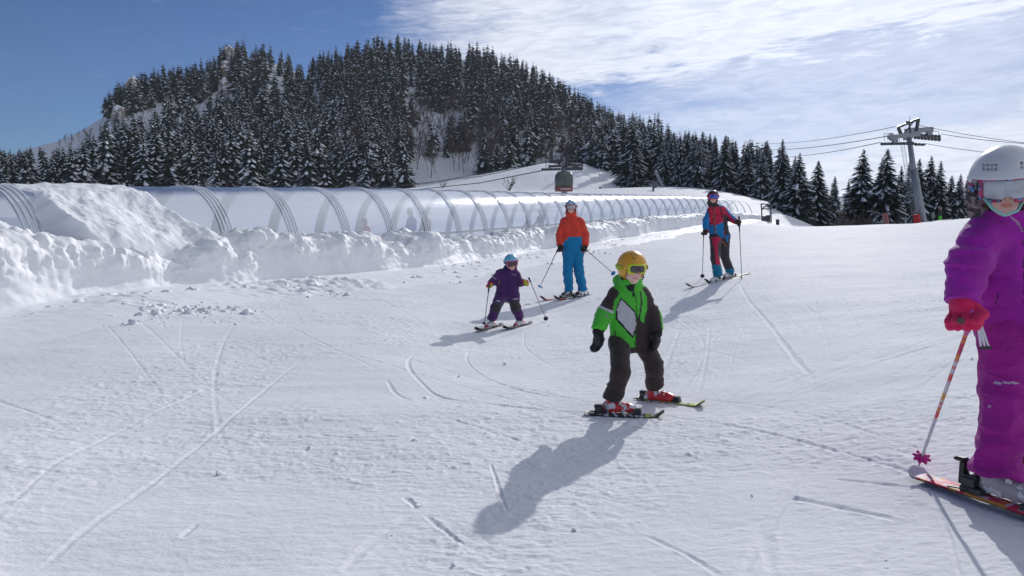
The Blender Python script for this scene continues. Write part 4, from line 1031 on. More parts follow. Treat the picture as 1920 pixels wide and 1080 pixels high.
        for a in 'lr':
            ar = smin(cone(P, J['s'+a], J['e'+a], r['ua'], r['fa']), cone(P, J['e'+a], J['w'+a], r['fa'], r['wr']), .03)
            dr_ = (J['w'+a]-J['e'+a]); dr_ = dr_/np.linalg.norm(dr_); ar = np.maximum(ar, (P-J['w'+a])@dr_)
            ar = ar-wr(Q+3.3, (6, 6, 20), spec.get('awr', .007))
            if spec.get('puff'): ar = ar-spec['puff'][0]*.55*np.abs(np.sin((Q[..., 2]+.25*Q[..., 0])*math.pi/(spec['puff'][1]*.85)))**.6
            D = smin(D, ar, .025)
        # collar / hood
        nk = m_+V(0, 0, .0); hc_ = J['head']-HB[2]*s*spec.get('collar', .95)-HB[1]*s*.25
        col_ = np.maximum(cone(P, nk, hc_+V(0, 0, .05*s), s*.95, s*.78), -cone(P, nk, hc_+V(0, 0, s), s*.55, s*.62)); col_ = np.maximum(col_, (P-hc_)@HB[2]-s*.28)
        D = smin(D, col_, .02)
        if spec.get('hood'): hp = J['head']-HB[2]*s*.95-HB[1]*s*.95; D = smin(D, np.maximum(ell(P, hp, V(.95, .55, .55)*s*spec['hood'], HB), -ell(P, hp+HB[2]*s*.45+HB[1]*s*.3, V(.7, .45, .4)*s*spec['hood'], HB)), .03)
        return D-.0025*fbm(Q*38, 2)
    mk('jacket', jac, [J[k] for k in ('sl','sr','el','er','wl','wr','hem','hl','hr')]+[J['head']-HB[2]*s*.5], r['ua']+.10, spec['jcol'])
    head_set(P_, base, J['head'], s, HB, spec.get('hh', h), skin=sk, **spec['hd'])
    for a in 'lr':
        if 'g'+a in spec:
            q = spec['g'+a]; glove(P_, base, J['w'+a], J['e'+a], q['pd'], q['side'], r['hand'], spec.get('gh', h*.7), q['col'], q.get('grip'), q.get('curl', .5), q.get('tk', 1.15), q.get('cuff', r['wr']*1.02), q.get('mitt', False))
    for a in 'lr':
        if 'toe'+a in J: boot(P_, base, J['f'+a], J['toe'+a], J['k'+a], 1, spec.get('bh', h), spec['bcol'])
    return P_, J, base, B
def ground_joint(px, py, dz=0.): p = gp(px, py); return p
def dig(p): x, y = proj(p); return (float(x), float(y), float(p[1]))
GRN, BRN, WHT, BLK = (.085, .58, .045), (.048, .034, .031), (.62, .62, .66), (.015, .015, .017)
# ---- child in green ---------------------------------------------------------------
fA = gp(1172, 775); fB = gp(1238, 752); dA, dB = fA[1], fB[1]; dm = (dA+dB)/2
def lift(p, z): return dig(p+V(0, 0, z))
SA_tip, SA_tail = gp(1246, 786), gp(1096, 780); SB_tip, SB_tail = gp(1322, 766), gp(1196, 752)
def unit(v): return v/np.linalg.norm(v)
dirA = unit(SA_tip-SA_tail); dirB = unit(SB_tip-SB_tail)
def along(px, py, up, d=None): p = gp(px, py); return p
hA = gp(1131, 778); hB = gp(1212, 754)
upz = V(0, 0, 1)
def green_j(v, n):
    x, y = proj(v); c = np.tile(np.array(GRN), (len(v), 1)); T = lambda q: [(1080+a/3.085, 450+b/3.085) for a, b in q]
    c[ppoly(v, T([(120,270),(195,262),(240,290),(252,312),(222,350),(213,412),(135,380)]))] = BRN
    c[ppoly(v, T([(378,270),(460,270),(520,640),(395,520),(395,455),(412,400),(410,330)]))] = BRN
    c[ppoly(v, T([(362,430),(375,470),(392,478),(430,500),(440,640),(342,640),(345,600),(342,540)]))] = BRN
    c[pline(v, T([(372,300),(380,360),(366,450)]), 3)] = BRN
    c[ppoly(v, T([(260,332),(345,415),(357,490),(330,572),(232,462),(228,400)]))] = BLK
    c[ppoly(v, T([(262,345),(340,420),(348,490),(328,553),(241,455),(238,400)]))] = WHT
    c[pline(v, T([(138,385),(212,418)]), 4.5)] = WHT
    c[pline(v, T([(330,270),(345,330),(352,420),(350,520),(338,610)]), 1.6)] = (.02, .12, .015)
    c[pline(v, T([(226,530),(228,572)]), 2.6)] = BLK
    c[ppoly(v, T([(285,262),(345,252),(330,300),(300,292)]))] = BLK
    c[pline(v, T([(329,300),(331,325)]), 3.4)] = BLK
    c[pline(v, T([(175,430),(185,450)]), 2.5)] = (.3, .35, .3)
    b = ppoly(v, [(0,0),(1920,0),(1920,1080),(0,1080)]) & (n[:, 1] > .25) & (x > 1205); c[b] = BRN
    return c
def green_helm(v, n):
    c = np.tile(np.array((.72, .36, .03)), (len(v), 1)); T = lambda q: [(1080+a/3.085, 450+b/3.085) for a, b in q]
    c[pline(v, T([(312,85),(330,82),(350,90)]), 1.3)] = (.08, .05, .02); c[pline(v, T([(322,98),(335,108),(350,98)]), 1.3)] = (.08, .05, .02); c[pline(v, T([(335,108),(338,120)]), 1.3)] = (.08, .05, .02)
    c[pline(v, T([(312,52),(316,70),(330,70),(330,54)]), 1.5)] = (.05, .04, .02); return c
def snowy_red(v, n):
    t = fbm(v*28, 3); z = (v[:, 2]-v[:, 2].min()); c = np.where((t-z*1.2-.14)[:, None] > .0, np.array((.75, .77, .80)), np.array((.62, .035, .04))); return c
green = dict(label='small child in a green and brown ski jacket, yellow helmet and red ski boots', h=.0072, hh=.0042, gh=.004, bh=.005, fine=False, hs=.107,
  body=(R(14),), head=(R(10), R(-3)), wr=.006, wf=20, skin=(.76, .50, .42),
  J=dict(base=(1190,770,dm), head=(1185,503,dm-.05), sl=(1156,553,dm-.02), sr=(1203,551,dm+.02), el=(1132,590,dm-.05), wl=(1122,619,dm-.10), er=(1224,590,dm+.03), wr=(1231,621,dm-.04),
         hl=(1162,641,dm-.02), hr=(1203,636,dm+.03), kl=(1163,697,dA-.10), kr=(1227,685,dB-.12), al=(1151,743,dA+.01), ar=(1229,724,dB-.0), hem=(1178,648,dm),
         fl=lift(hA, .03), toel=lift(hA+dirA*.215, .03), fr=lift(hB, .03), toer=lift(hB+dirB*.215, .03)),
  r=dict(chest=.093, hip=.078, th=.069, kn=.060, an=.061, ua=.054, fa=.050, wr=.046, hem=.108, hand=.150, flat=.78),
  tcol=BRN, jcol=green_j, bcol=snowy_red, hood=1.0, jwr=.006, awr=.008,
  hd=dict(helm=green_helm, full=True, lens=(.03, .03, .035), frame=(.62, .72, .02), strap=(.45, .60, .03), gs=.76),
  gl=dict(pd=V(-.02, -.05, -1), side=V(.35, -.9, 0), col=BLK, curl=.38, tk=1.35, mitt=True), gr=dict(pd=V(.06, -.05, -1), side=V(-.3, -.9, 0), col=BLK, curl=.38, tk=1.35, mitt=True))
green['hn'] = V(.10, 0, -1)
figure(green)
def top_green(u, sx): 
    k = vn(V(u*18, sx*2, 1)); w_ = vn(V(u*40, sx*3, 5))
    return (.55, .57, .6) if (w_ > .35 and u < .28) else ((.50, .62, .10) if (k > .15 or abs(sx) > .8 and u > 0) else ((.72, .74, .72) if k > -.25 else (.05, .06, .04)))
def top_dark(u, sx):
    w_ = vn(V(u*36, sx*3, 9)); return (.72, .74, .78) if (w_ > .25 and u < .25) else ((.45, .55, .12) if abs(u-.3) < .03 else (.04, .045, .04))
LA = .86; cA = (SA_tip+SA_tail)/2; cB = (SB_tip+SB_tail)/2
ski(cA, dirA, np.linalg.norm(SA_tip-SA_tail), .085, top_dark, 'dark child ski with rounded tip under the nearer red boot of the green jacketed child', tip=.035, foot=float((hA+dirA*.11-cA)@dirA))
ski(cB, dirB, np.linalg.norm(SB_tip-SB_tail), .085, top_green, 'yellow green child ski under the farther red boot of the green jacketed child', tip=.035, foot=float((hB+dirB*.11-cB)@dirB))
# ---- girl in purple ----------------------------------------------------------------
PUR, PUR2, PNK = (.42, .015, .40), (.42, .012, .30), (.78, .02, .12)
ST, SX = gp(1713, 895), gp(2030, 1003); dirG = unit(SX-ST); hG = gp(1834, 928); dg = hG[1]+.03
def girl_j(v, n):
    x, y = proj(v); c = np.tile(np.array(PUR), (len(v), 1)); T = lambda q: [(1680+a/2.921, 250+b/2.921) for a, b in q]
    c[pline(v, T([(540,385),(600,430),(670,492),(690,530)]), 2.4)] = (.5, .42, .45); c[pline(v, T([(690,500),(698,640),(705,1000)]), 2.0)] = (.05, .005, .06)
    c[pline(v, T([(560,880),(540,960)]), 1.6)] = (.06, .005, .07); return c
def girl_t(v, n):
    c = np.tile(np.array(PUR2), (len(v), 1)); T = lambda q: [(1680+a/2.7, 600+b/2.7) for a, b in q]; c[pline(v, T([(487,320),(618,318)]), 2.6)] = (.65, .6, .7); c[pline(v, T([(450,428),(474,438)]), 2.2)] = (.6, .55, .65); return c
def girl_frame(v, n):
    t = vn(v*90); t2 = vn(v*90+30); c = np.tile(np.array((.45, .02, .10)), (len(v), 1)); c[t > .2] = (.03, .03, .10); c[t2 > .35] = (.05, .30, .55); return c
def lens_grey(v, n): t = vn(v*60)[:, None]; return np.array((.42, .44, .48))*(1+.15*t)
def girl_boot(v, n): t = fbm(v*30, 3)[:, None]; return np.where(t+.9*(.10-(v[:, 2:]-v[:, 2].min())) > .25, np.array((.75, .76, .78)), np.array((.42, .40, .42)))
dots = [(a, .72-abs(a)*.35, z) for a in (-.62, -.52, -.42, -.32, .32, .42, .52, .62) for z in (.66, .78)]
dots = [(x_, float(-.06+1.19*math.sqrt(max(0, 1-((x_)/1.0)**2-((z_-.18)/1.08)**2))), z_) for x_, _, z_ in dots]
girl = dict(collar=1.1, label='girl in a bright purple padded ski suit with white helmet and mirrored goggles', h=.0075, hh=.0042, gh=.0038, bh=.0055, fine=True, hs=.123,
  body=(R(-18),), head=(R(-30), R(-11), R(-3)), wr=.013, wf=10, skin=(.74, .46, .37),
  J=dict(base=(1870,915,dg), head=(1884,346,dg-.02), sl=(1848,440,dg), sr=(1946,440,dg+.04), el=(1815,497,dg-.06), wl=(1805,563,dg-.12), er=(1985,510,dg-.02), wr=(1975,600,dg-.12),
         hl=(1889,618,dg), hr=(1945,618,dg+.05), kl=(1890,742,dg-.07), kr=(1985,722,dg+.10), al=(1860,861,dg+.03), ar=(1962,845,dg+.28), hem=(1890,632,dg),
         fl=lift(hG, .035), toel=lift(hG+dirG*.285, .035), fr=lift(gp(1985, 885), .035), toer=lift(gp(1985, 885)+dirG*.285, .035)),
  r=dict(chest=.108, hip=.100, th=.098, kn=.088, an=.086, ua=.070, fa=.064, wr=.052, hem=.136, hand=.178, flat=.80),
  tcol=girl_t, jcol=girl_j, bcol=girl_boot, jwr=.006, awr=.010, puff=(.014, .115), hood=.72,
  hd=dict(helm=(.66, .66, .68), full=False, lens=lens_grey, frame=girl_frame, strap=girl_frame, gs=1.02, gz_=.0, hk=1.08, visor=False, dots=dots, hair=(.10, .055, .035)),
  gl=dict(pd=V(.10, -.12, -1), side=V(.65, -.75, .2), col=PNK, grip=1, tk=1.25), gr=dict(pd=V(0, -.2, -1), side=V(-.6, -.7, .2), col=PNK, grip=1, tk=1.25))
gP, gJ, gB_, gBB = figure(girl)
# fur trim, chin strap, glove badge and lift pass ribbons
def furf(P): 
    c = at(1831, 380, dg+.02); return uni([cone(P, c+V(-.005, .0, .02), c+V(.03, .02, -.035), .030, .026), cone(P, c+V(.03, .02, -.035), c+V(.11, .04, -.05), .026, .03)], .02)-.012*np.abs(vn(P*110))-.010*np.abs(vn(P*45))
c_ = at(1831, 380, dg+.02); sdf_obj('fur_trim', furf, c_-.09, c_+.17, .004, M['fabric'], gP, gB_, lambda v, n: np.where((vn(v*70) > 0)[:, None], np.array((.30, .24, .24)), np.array((.09, .07, .075))))
mb = MB(); 
def rel(px, py, d): return Vector(tuple(at(px, py, d)-gB_))
mb.tube([rel(1846,372,dg-.08), rel(1862,392,dg-.12), rel(1884,404,dg-.125), rel(1908,395,dg-.12), rel(1924,365,dg-.08)], .006, 8); mb.build('chin_strap', plain('mint_strap', (.25, .55, .50), .6), gP, True)
mb = MB(); q = at(1800, 601, dg-.20); mb.tube([q-gB_, q+V(-.002, -.012, 0)-gB_], .013, 16); mb.build('glove_badge', plain('badge_brown', (.10, .05, .05), .6), gP)
for k, o in enumerate((-6, 0, 6)):
    mb = MB(); mb.tube([rel(1834+o*.3, 590, dg-.16), rel(1838+o*.6, 615, dg-.155), rel(1844+o, 640, dg-.15), rel(1847+o*1.3, 652, dg-.15)], [.004, .005, .005, .003], 6); mb.build('ribbon', plain('ribbon_white', (.7, .68, .72), .6), gP)
mb = MB(); mb.box(rel(1848, 652, dg-.15), .045, .006, .012, m=0); mb.build('ribbon_clip', M['black'], gP)
def top_girl(u, sx):
    w_ = fbm(V(u*22, sx*2, 2)[None], 3)[0]; k = vn(V(u*16, sx*1.5, 8)); return (.62, .63, .68) if (w_ > .02 and abs(sx) < .9 or u < -.42) else ((.70, .03, .10) if k > .1 else ((.75, .35, .05) if k > -.3 else (.05, .03, .05)))
Lg = np.linalg.norm(SX-ST); cG = (ST+SX)/2
t = ski(cG, dirG, Lg, .098, top_girl, 'snow covered red and orange ski under the grey boot of the girl in purple', tip=.04, foot=float((hG+dirG*.14-cG)@dirG), tail_up=.03)
ft = hG+dirG*.14
mb = MB(); rr_ = np.cross(dirG, upz)
for (a, z, sx, sy, sz) in ((-.155, .095, .030, .022, .10), (-.17, .15, .036, .045, .018)): mb.box(dirG*(float((ft-cG)@dirG)+a-.02)+upz*z, sx, sy, sz, rr_, dirG, upz, 0, .006)
mb.build('heel_lever', M['black'], t)
hw = []                                      # raised lettering on the boot's toe clip, as on the real boot
def text_on(s_, pos, ax, ay, size, m_, parent, name='lettering', ext=.0008):
    cu = bpy.data.curves.new(name, 'FONT'); cu.body = s_; cu.size = size; cu.extrude = ext; cu.align_x = 'CENTER'; cu.align_y = 'CENTER'
    o = bpy.data.objects.new(name, cu); COL.objects.link(o); dg_ = bpy.context.evaluated_depsgraph_get(); me = bpy.data.meshes.new_from_object(o.evaluated_get(dg_)); bpy.data.objects.remove(o); me.materials.clear(); me.materials.append(m_)
    ax = Vector(ax).normalized(); n_ = ax.cross(Vector(ay)).normalized(); ay = n_.cross(ax); mt = Matrix((ax, ay, n_)).transposed().to_4x4(); mt.translation = Vector(pos); me.transform(mt); me.name = name
    return obj(name, me, parent)
SB2, ST2 = gp(2080, 905), gp(1893, 862); dirH = unit(SB2-ST2); cH = (SB2+ST2)/2
ski(cH, dirH, np.linalg.norm(SB2-ST2), .098, top_girl, 'second ski of the girl in purple, only its orange tail showing at the right edge', tip=.04, tail_up=.03)
def gshaft(u):
    if u < .16: return ((.55, .05, .12), (.45, .08, .45), (.70, .25, .05))[int(abs(vn(V(u*120, 0, 1)))*6) % 3]
    if u < .62: return (.70, .10, .08) if vn(V(u*60, 3, 1)) > .42 else ((.70, .35, .08) if vn(V(u*60, 9, 1)) > .5 else (.60, .60, .63))
    return (.55, .56, .60)
w_l = gJ['wl']; gt = at(1828, 579, dg-.17); gb = gp(1723, 872)
pole(gt, gb, 'white ski pole with pink flower basket held in the pink glove of the girl', shaft=gshaft, gripc=(.55, .12, .42), bask=(.55, .02, .25), flower=True, r0=.0088, bpos=.935, sc=1.0, gl=.12)
pole(at(1975, 620, dg-.15), gp(1908, 848), 'second pole of the girl, its pink flower basket touching the right edge', shaft=gshaft, gripc=(.55, .12, .42), bask=(.55, .02, .25), flower=True, r0=.0088, bpos=.94, sc=1.0)
# ---- child in dark purple snowsuit --------------------------------------------------
a1, a2 = gp(931, 613), gp(888, 624); b1, b2 = gp(990, 609), gp(938, 622); d1 = unit(a2-a1); d2 = unit(b2-b1)
hL, hR = gp(925, 614), gp(979, 611); dp = (hL[1]+hR[1])/2
DP = (.075, .022, .13); T5 = lambda q: [(860+a/5.4, 450+b/5.4) for a, b in q]
def pj(v, n):
    c = np.tile(np.array(DP), (len(v), 1)); c[ppoly(v, T5([(330,380),(420,270),(425,330),(400,420)]))] = (.11, .03, .15); c[ppoly(v, T5([(560,300),(640,320),(650,460),(600,460)]))] = (.09, .025, .13)
    c[pline(v, T5([(340,375),(375,392)]), 1.6)] = (.5, .4, .55); c[pline(v, T5([(535,345),(580,352)]), 1.2)] = (.4, .35, .5); c[pline(v, T5([(500,300),(495,550)]), 1)] = (.02, .01, .04); c[pline(v, T5([(415,400),(405,460)]), 1.1)] = (.5, .35, .1); return c
def pt(v, n):
    c = np.tile(np.array(DP), (len(v), 1)); c[ppoly(v, T5([(380,630),(450,640),(440,700),(380,745),(325,700)]))] = (.05, .042, .045); c[ppoly(v, T5([(500,620),(610,605),(630,700),(560,740)]))] = (.05, .042, .045)
    c[pline(v, T5([(385,612),(415,620)]), 2.2)] = (.6, .55, .65); c[pline(v, T5([(555,598),(600,598)]), 1.6)] = (.6, .55, .65); return c
def mitpk(v, n): return np.where((vn(v*22) > .0)[:, None], np.array((.60, .02, .12)), np.array((.50, .52, .03)))
kid = dict(label='small child in a dark purple snowsuit with light blue helmet and pink gloves', h=.0095, hh=.007, gh=.0065, bh=.0085, hs=.100,
  body=(R(3),), head=(R(14), R(-12), R(-8)), wr=.006, wf=18,
  J=dict(base=(948,610,dp), head=(958.5,492,dp-.06), sl=(936,514,dp-.02), sr=(968,515,dp), el=(926,527,dp-.02), wl=(920,531.5,dp-.10), er=(975,530,dp-.04), wr=(984,529,dp-.15),
         hl=(941,553,dp), hr=(962,553,dp), kl=(929,577,hL[1]-.10), kr=(967,577,hR[1]-.10), al=(921,598,hL[1]), ar=(975,597,hR[1]), hem=(950,557,dp),
         fl=lift(hL, .03), toel=lift(hL+d1*.20, .03), fr=lift(hR, .03), toer=lift(hR+d2*.20, .03)),
  r=dict(chest=.100, hip=.088, th=.082, kn=.066, an=.060, ua=.058, fa=.050, wr=.045, hem=.115, hand=.115, flat=.8),
  tcol=pt, jcol=pj, bcol=(.50, .50, .53), hood=1.0,
  hd=dict(helm=(.16, .48, .62), full=False, lens=(.03, .01, .02), frame=(.65, .08, .22), strap=(.10, .05, .10), gs=1.05, hair=None),
  gl=dict(pd=V(-.3, -.6, -.7), side=V(.8, -.3, .4), col=mitpk, grip=1, tk=1.3), gr=dict(pd=V(.5, -.6, -.1), side=V(-.2, -.3, .9), col=mitpk, grip=1, tk=1.3))
kP, kJ, kb, _ = figure(kid)
for (c0, dd, L_, hh, lab) in (((a1+a2)/2, d1, .86, hL, 'short dark ski on the left foot side of the child in dark purple'), ((b1+b2)/2, d2, .90, hR, 'short dark ski under the right hand boot of the child in dark purple')):
    ft = hh+dd*.10; c0 = ft+dd*.04; ski(c0, dd, L_, .075, top_dark, lab, tip=.04, foot=float((ft-c0)@dd), bind=(.45, .04, .10))
pole(at(917.5, 533, kJ['wl'][1]-.10), gp(908, 611), 'thin ski pole planted beside the left boot of the child in dark purple', shaft=(.10, .11, .13), r0=.006)
pole(at(991.5, 521, kJ['wr'][1]-.06), gp(1025.5, 602), 'thin ski pole slanting right from the raised pink glove of the small child', shaft=(.10, .11, .13), r0=.006, bpos=.93)
# ---- man in orange and blue ---------------------------------------------------------
ORG, BLU = (.78, .065, .035), (.005, .22, .46); T6 = lambda q: [(980+a/4.91, 360+b/4.91) for a, b in q]
mL, mR = gp(1066, 558), gp(1092, 556.5); m1, m2 = gp(1011, 567), gp(1102, 552.5); dM = unit(m1-m2); dm_ = (mL[1]+mR[1])/2
def mj(v, n):
    x, y = proj(v); c = np.tile(np.array(ORG), (len(v), 1)); c[ppoly(v, T6([(372,486),(378,460),(432,412),(548,412),(552,700),(372,700)])) & ~((x > 1093.5) & (y < 460))] = BLU
    c[pline(v, T6([(440,215),(470,420)]), .8)] = (.35, .02, .01); c[pline(v, T6([(378,260),(372,480)]), .8)] = (.35, .02, .01); c[pline(v, T6([(545,260),(550,560)]), .8)] = (.25, .02, .02); return c
def mtc(v, n): c = np.tile(np.array(BLU), (len(v), 1)); return c
def mh(v, n): q = vn(v*9); c = np.tile(np.array((.12, .30, .50)), (len(v), 1)); c[(q > .05)] = (.50, .58, .62); return c
man = dict(label='adult in an orange and blue jacket, bright blue trousers and black gloves', h=.0125, hh=.009, gh=.008, bh=.011, hs=.122,
  body=(R(-6),), head=(R(-3), R(-2)), wr=.008, wf=9, jwr=.008, awr=.010,
  J=dict(base=(1076,558,dm_), head=(1070.8,388.5,dm_-.05), sl=(1058,417,dm_), sr=(1087.5,417,dm_), el=(1050.5,440,dm_), wl=(1050.5,461,dm_-.08), er=(1096.5,440,dm_), wr=(1097,461,dm_-.06),
         hl=(1066,474,dm_), hr=(1083,474,dm_), kl=(1064.5,512,mL[1]-.06), kr=(1086,511,mR[1]-.06), al=(1064,543,mL[1]), ar=(1087.5,543,mR[1]), hem=(1075,474,dm_),
         fl=lift(mL-dM*.10, .04), toel=lift(mL+dM*.20, .04), fr=lift(mR-dM*.10, .04), toer=lift(mR+dM*.20, .04)),
  r=dict(chest=.150, hip=.125, th=.106, kn=.090, an=.090, ua=.088, fa=.078, wr=.066, hem=.165, hand=.18, flat=.72),
  tcol=mtc, jcol=mj, bcol=lambda v, n: np.where((fbm(v*20, 2) > .05)[:, None], np.array((.75, .76, .78)), np.array((.03, .03, .03))), hood=1.0,
  hd=dict(helm=mh, full=False, lens=(.45, .42, .42), frame=(.40, .05, .05), strap=(.35, .08, .08), gs=1.05, hair=(.06, .05, .05)),
  gl=dict(pd=V(.05, -.1, -1), side=V(.6, -.8, 0), col=BLK, grip=1, tk=1.2), gr=dict(pd=V(-.05, -.1, -1), side=V(-.6, -.8, 0), col=BLK, grip=1, tk=1.2))
mP, mJ, mb_, _ = figure(man)
def top_red(u, sx): return (.62, .05, .05) if u > .30 else ((.55, .57, .6) if vn(V(u*30, sx, 3)) > -.1 else (.15, .15, .12))
for (hh, lab, s2) in ((mL, 'ski with a red tip under the left boot of the adult in orange', .0), (mR, 'ski with a red tip under the right boot of the adult in orange', .0)):
    c0 = hh+dM*.12; e = unit((gp(1011, 566) if hh is mL else gp(1030, 566.5))-hh); ski(hh+e*.0+dM*.05, e, 1.66, .085, top_red, lab, tip=.09, foot=0.)
pole(at(1050.5, 458, mJ['wl'][1]-.14), at(1011.5, 539.5, dm_-.55), 'black ski pole with blue basket slanting left from the adult in orange', shaft=(.03, .03, .035), bask=(.01, .22, .50), bpos=.965, sc=1.5, gl=.2)
pole(at(1090.5, 461, mJ['wr'][1]-.12), at(1151.5, 514, dm_+.35), 'black ski pole with blue basket pointing right behind the yellow helmet', shaft=(.03, .03, .035), bask=(.01, .22, .50), bpos=.965, sc=1.5, gl=.2)
# ---- woman in red and blue -----------------------------------------------------------
RED2, BL2, CHA = (.62, .02, .075), (.01, .22, .52), (.055, .045, .05); T7 = lambda q: [(1260+a/4.91, 340+b/4.91) for a, b in q]
wL, wR = gp(1345, 530), gp(1369, 522); w1, w2 = gp(1270, 549), gp(1430, 515); w3 = gp(1272, 542); dW = unit(w1-w2); dw = (wL[1]+wR[1])/2
def wj(v, n):
    x, y = proj(v); c = np.tile(np.array(RED2), (len(v), 1)); c[ppoly(v, T7([(340,400),(395,405),(475,372),(480,540),(340,540)]))] = BL2
    c[ppoly(v, T7([(280,280),(325,265),(345,330),(345,470),(270,500)]))] = BL2; c[ppoly(v, T7([(500,215),(610,330),(575,360),(500,270)]))] = BL2
    c[ppoly(v, T7([(472,290),(520,330),(560,500),(490,540),(475,420)]))] = CHA; c[pline(v, T7([(385,230),(388,380),(400,500)]), 3.2)] = CHA; c[pline(v, T7([(387,240),(392,380),(402,500)]), 1.2)] = (.55, .20, .06)
    c[pline(v, T7([(330,235),(345,330)]), 2.2)] = (.16, .012, .03); c[pline(v, T7([(440,200),(460,330)]), 3)] = (.16, .012, .03); c[pline(v, T7([(350,300),(460,310)]), 1.4)] = (.14, .01, .03); c[ppoly(v, T7([(425,150),(500,160),(480,235),(430,225)]))] = BL2; c[ppoly(v, T7([(320,190),(430,170),(430,235),(330,235)]))] = CHA; return c
def wt(v, n):
    c = np.tile(np.array(CHA), (len(v), 1)); c[ppoly(v, T7([(362,520),(480,500),(440,540),(420,600),(425,680),(450,768),(405,768),(390,640)]))] = RED2
    c[ppoly(v, T7([(375,770),(470,768),(480,900),(360,900)]))] = (.005, .22, .36); c[ppoly(v, T7([(480,810),(600,800),(610,880),(490,880)]))] = (.005, .22, .36); c[ppoly(v, T7([(470,500),(530,490),(515,560)]))] = BL2; c[pline(v, T7([(455,542),(500,600)]), 1.2)] = (.55, .2, .06); return c
wo = dict(collar=1.18, label='smiling adult in a red and blue jacket, grey and red trousers and blue goggles', h=.0125, hh=.009, gh=.008, bh=.011, hs=.118,
  body=(R(-8),), head=(R(-5), R(-2)), wr=.007, wf=10, jwr=.007, awr=.009, skin=(.74, .46, .37),
  J=dict(base=(1357,526,dw), head=(1337,369.5,dw-.05), sl=(1332.5,396,dw-.02), sr=(1355,394,dw+.02), el=(1324.5,412,dw-.04), wl=(1322.5,431,dw-.10), er=(1370,409,dw+.0), wr=(1380,416,dw-.15),
         hl=(1341.5,444,dw), hr=(1358,443,dw), kl=(1341,484,wL[1]-.1), kr=(1359,482,wR[1]-.1), al=(1346.5,516,wL[1]), ar=(1369.5,510,wR[1]), hem=(1349,446,dw),
         fl=lift(wL-dW*.10, .04), toel=lift(wL+dW*.20, .04), fr=lift(wR-dW*.10, .04), toer=lift(wR+dW*.20, .04)),
  r=dict(chest=.128, hip=.118, th=.105, kn=.082, an=.082, ua=.070, fa=.062, wr=.052, hem=.142, hand=.17, flat=.74),
  tcol=wt, jcol=wj, bcol=lambda v, n: np.where((fbm(v*20, 2) > .0)[:, None], np.array((.75, .76, .78)), np.array((.03, .03, .03))), hood=.85,
  hd=dict(helm=(.035, .032, .03), full=False, lens=(.02, .10, .55), frame=(.70, .05, .12), strap=(.60, .05, .10), gs=1.1, hair=(.10, .06, .04)),
  gl=dict(pd=V(-.2, -.2, -1), side=V(.6, -.8, 0), col=(.06, .028, .022), grip=1, tk=1.2), gr=dict(pd=V(.7, -.5, -.3), side=V(.2, -.5, .8), col=(.06, .028, .022), grip=1, tk=1.2))
wo['hn'] = V(-.1, 0, -1)
wP, wJ, wb, wB = figure(wo)
bc_ = (wJ['sl']+wJ['sr'])/2-wB[1]*.20-V(0, 0, .22)+wB[0]*-.02
sdf_obj('backpack', lambda P: rbox(P, bc_, (.15, .10, .24), .07, wB)-wr(P, (7, 7, 9), .006), bc_-.36, bc_+.36, .014, M['fabric'], wP, wb, (.30, .02, .08))
def top_w(u, sx): return (.05, .05, .06) if vn(V(u*14, sx, 3)) > -.2 else (.6, .62, .65)
for (hh, tp, L_, lab) in ((wL, w3, 1.62, 'dark ski under the left boot of the adult with blue goggles'), (wR, w1+V(.1, .0, 0), 1.68, 'long dark ski under the right boot of the adult with blue goggles')):
    e = unit(tp-hh); e = unit(e*.3+dW*.7); ski(hh+e*.08, e, L_, .080, top_w, lab, tip=.09, foot=-.06)
pole(at(1319.5, 432, wJ['wl'][1]-.14), gp(1317, 521), 'black ski pole upright in the lowered left glove of the adult with blue goggles', shaft=(.03, .03, .035), bpos=.95, sc=1.3, gl=.22)
pole(at(1385.5, 405, wJ['wr'][1]-.10), gp(1391, 526), 'black ski pole upright in the raised glove of the adult with blue goggles', shaft=(.03, .03, .035), bpos=.95, sc=1.1, gl=.3)
# ------------------------------------------------------------------ lift towers, cables, cabins
def beam(mb, a, b, w_, h_=None, m=0):
    a, b = Vector(tuple(a)), Vector(tuple(b)); d = b-a; L = d.length; d.normalize(); up = Vector((0, 0, 1)) if abs(d.z) < .9 else Vector((0, 1, 0)); r = d.cross(up).normalized(); u = r.cross(d)
    mb.box((a+b)/2, w_, h_ or w_, L, r, u, d, m)
def wheels(mb, a, b, n, r_, axis, th=.10):
    a, b, axis = V(*a), V(*b), V(*axis)
    for i in range(n):
        c = a+(b-a)*(i+.5)/n; mb.tube([c-axis*th/2, c-axis*th*.3, c+axis*th*.3, c+axis*th/2], [r_, r_*.86, r_*.86, r_], 16)
dT = 75.; tb = at(1731, 424, dT)
TW = empty('lift_tower', tuple(tb)); tag(TW, 'leaning grey lift tower with wheel trains and a red pad at its foot, right side', 'lift tower')
def q(px, py, dd=0.): return at(px, py, dT+dd)-tb
mb = MB(); p0, p1, p2 = q(1732, 436), q(1713, 318), q(1703, 262)
mb.tube([p0, p0*.5+p1*.5, p1], [.50, .43, .37], 20); mb.build('lower_mast', M['steel'], TW, True)
mb = MB(); mb.tube([p1, p1*.9+p2*.1, p2+V(0, 0, .6)], [.35, .29, .23], 18); mb.build('upper_mast', M['steel'], TW, True)
mb = MB(); pa, pb = q(1720.5, 424, -.5), q(1718.5, 402, -.5); mb.tube([pa, pb], .33, 18); mb.build('red_pad', plain('red_padding', (.55, .02, .02), .6), TW, True)['label'] = 'red crash pad'
mb = MB()                                    # ladder with safety hoops
l0, l1 = q(1713, 405, -.3), q(1692.5, 272, -.3); dl = l1-l0; sx = V(.18, 0, 0)
for s_ in (-1, 1): mb.tube([l0+sx*s_, l1+sx*s_], .022, 5)
for i in range(46): c = l0+dl*i/46; mb.tube([c-sx, c+sx], .016, 4)
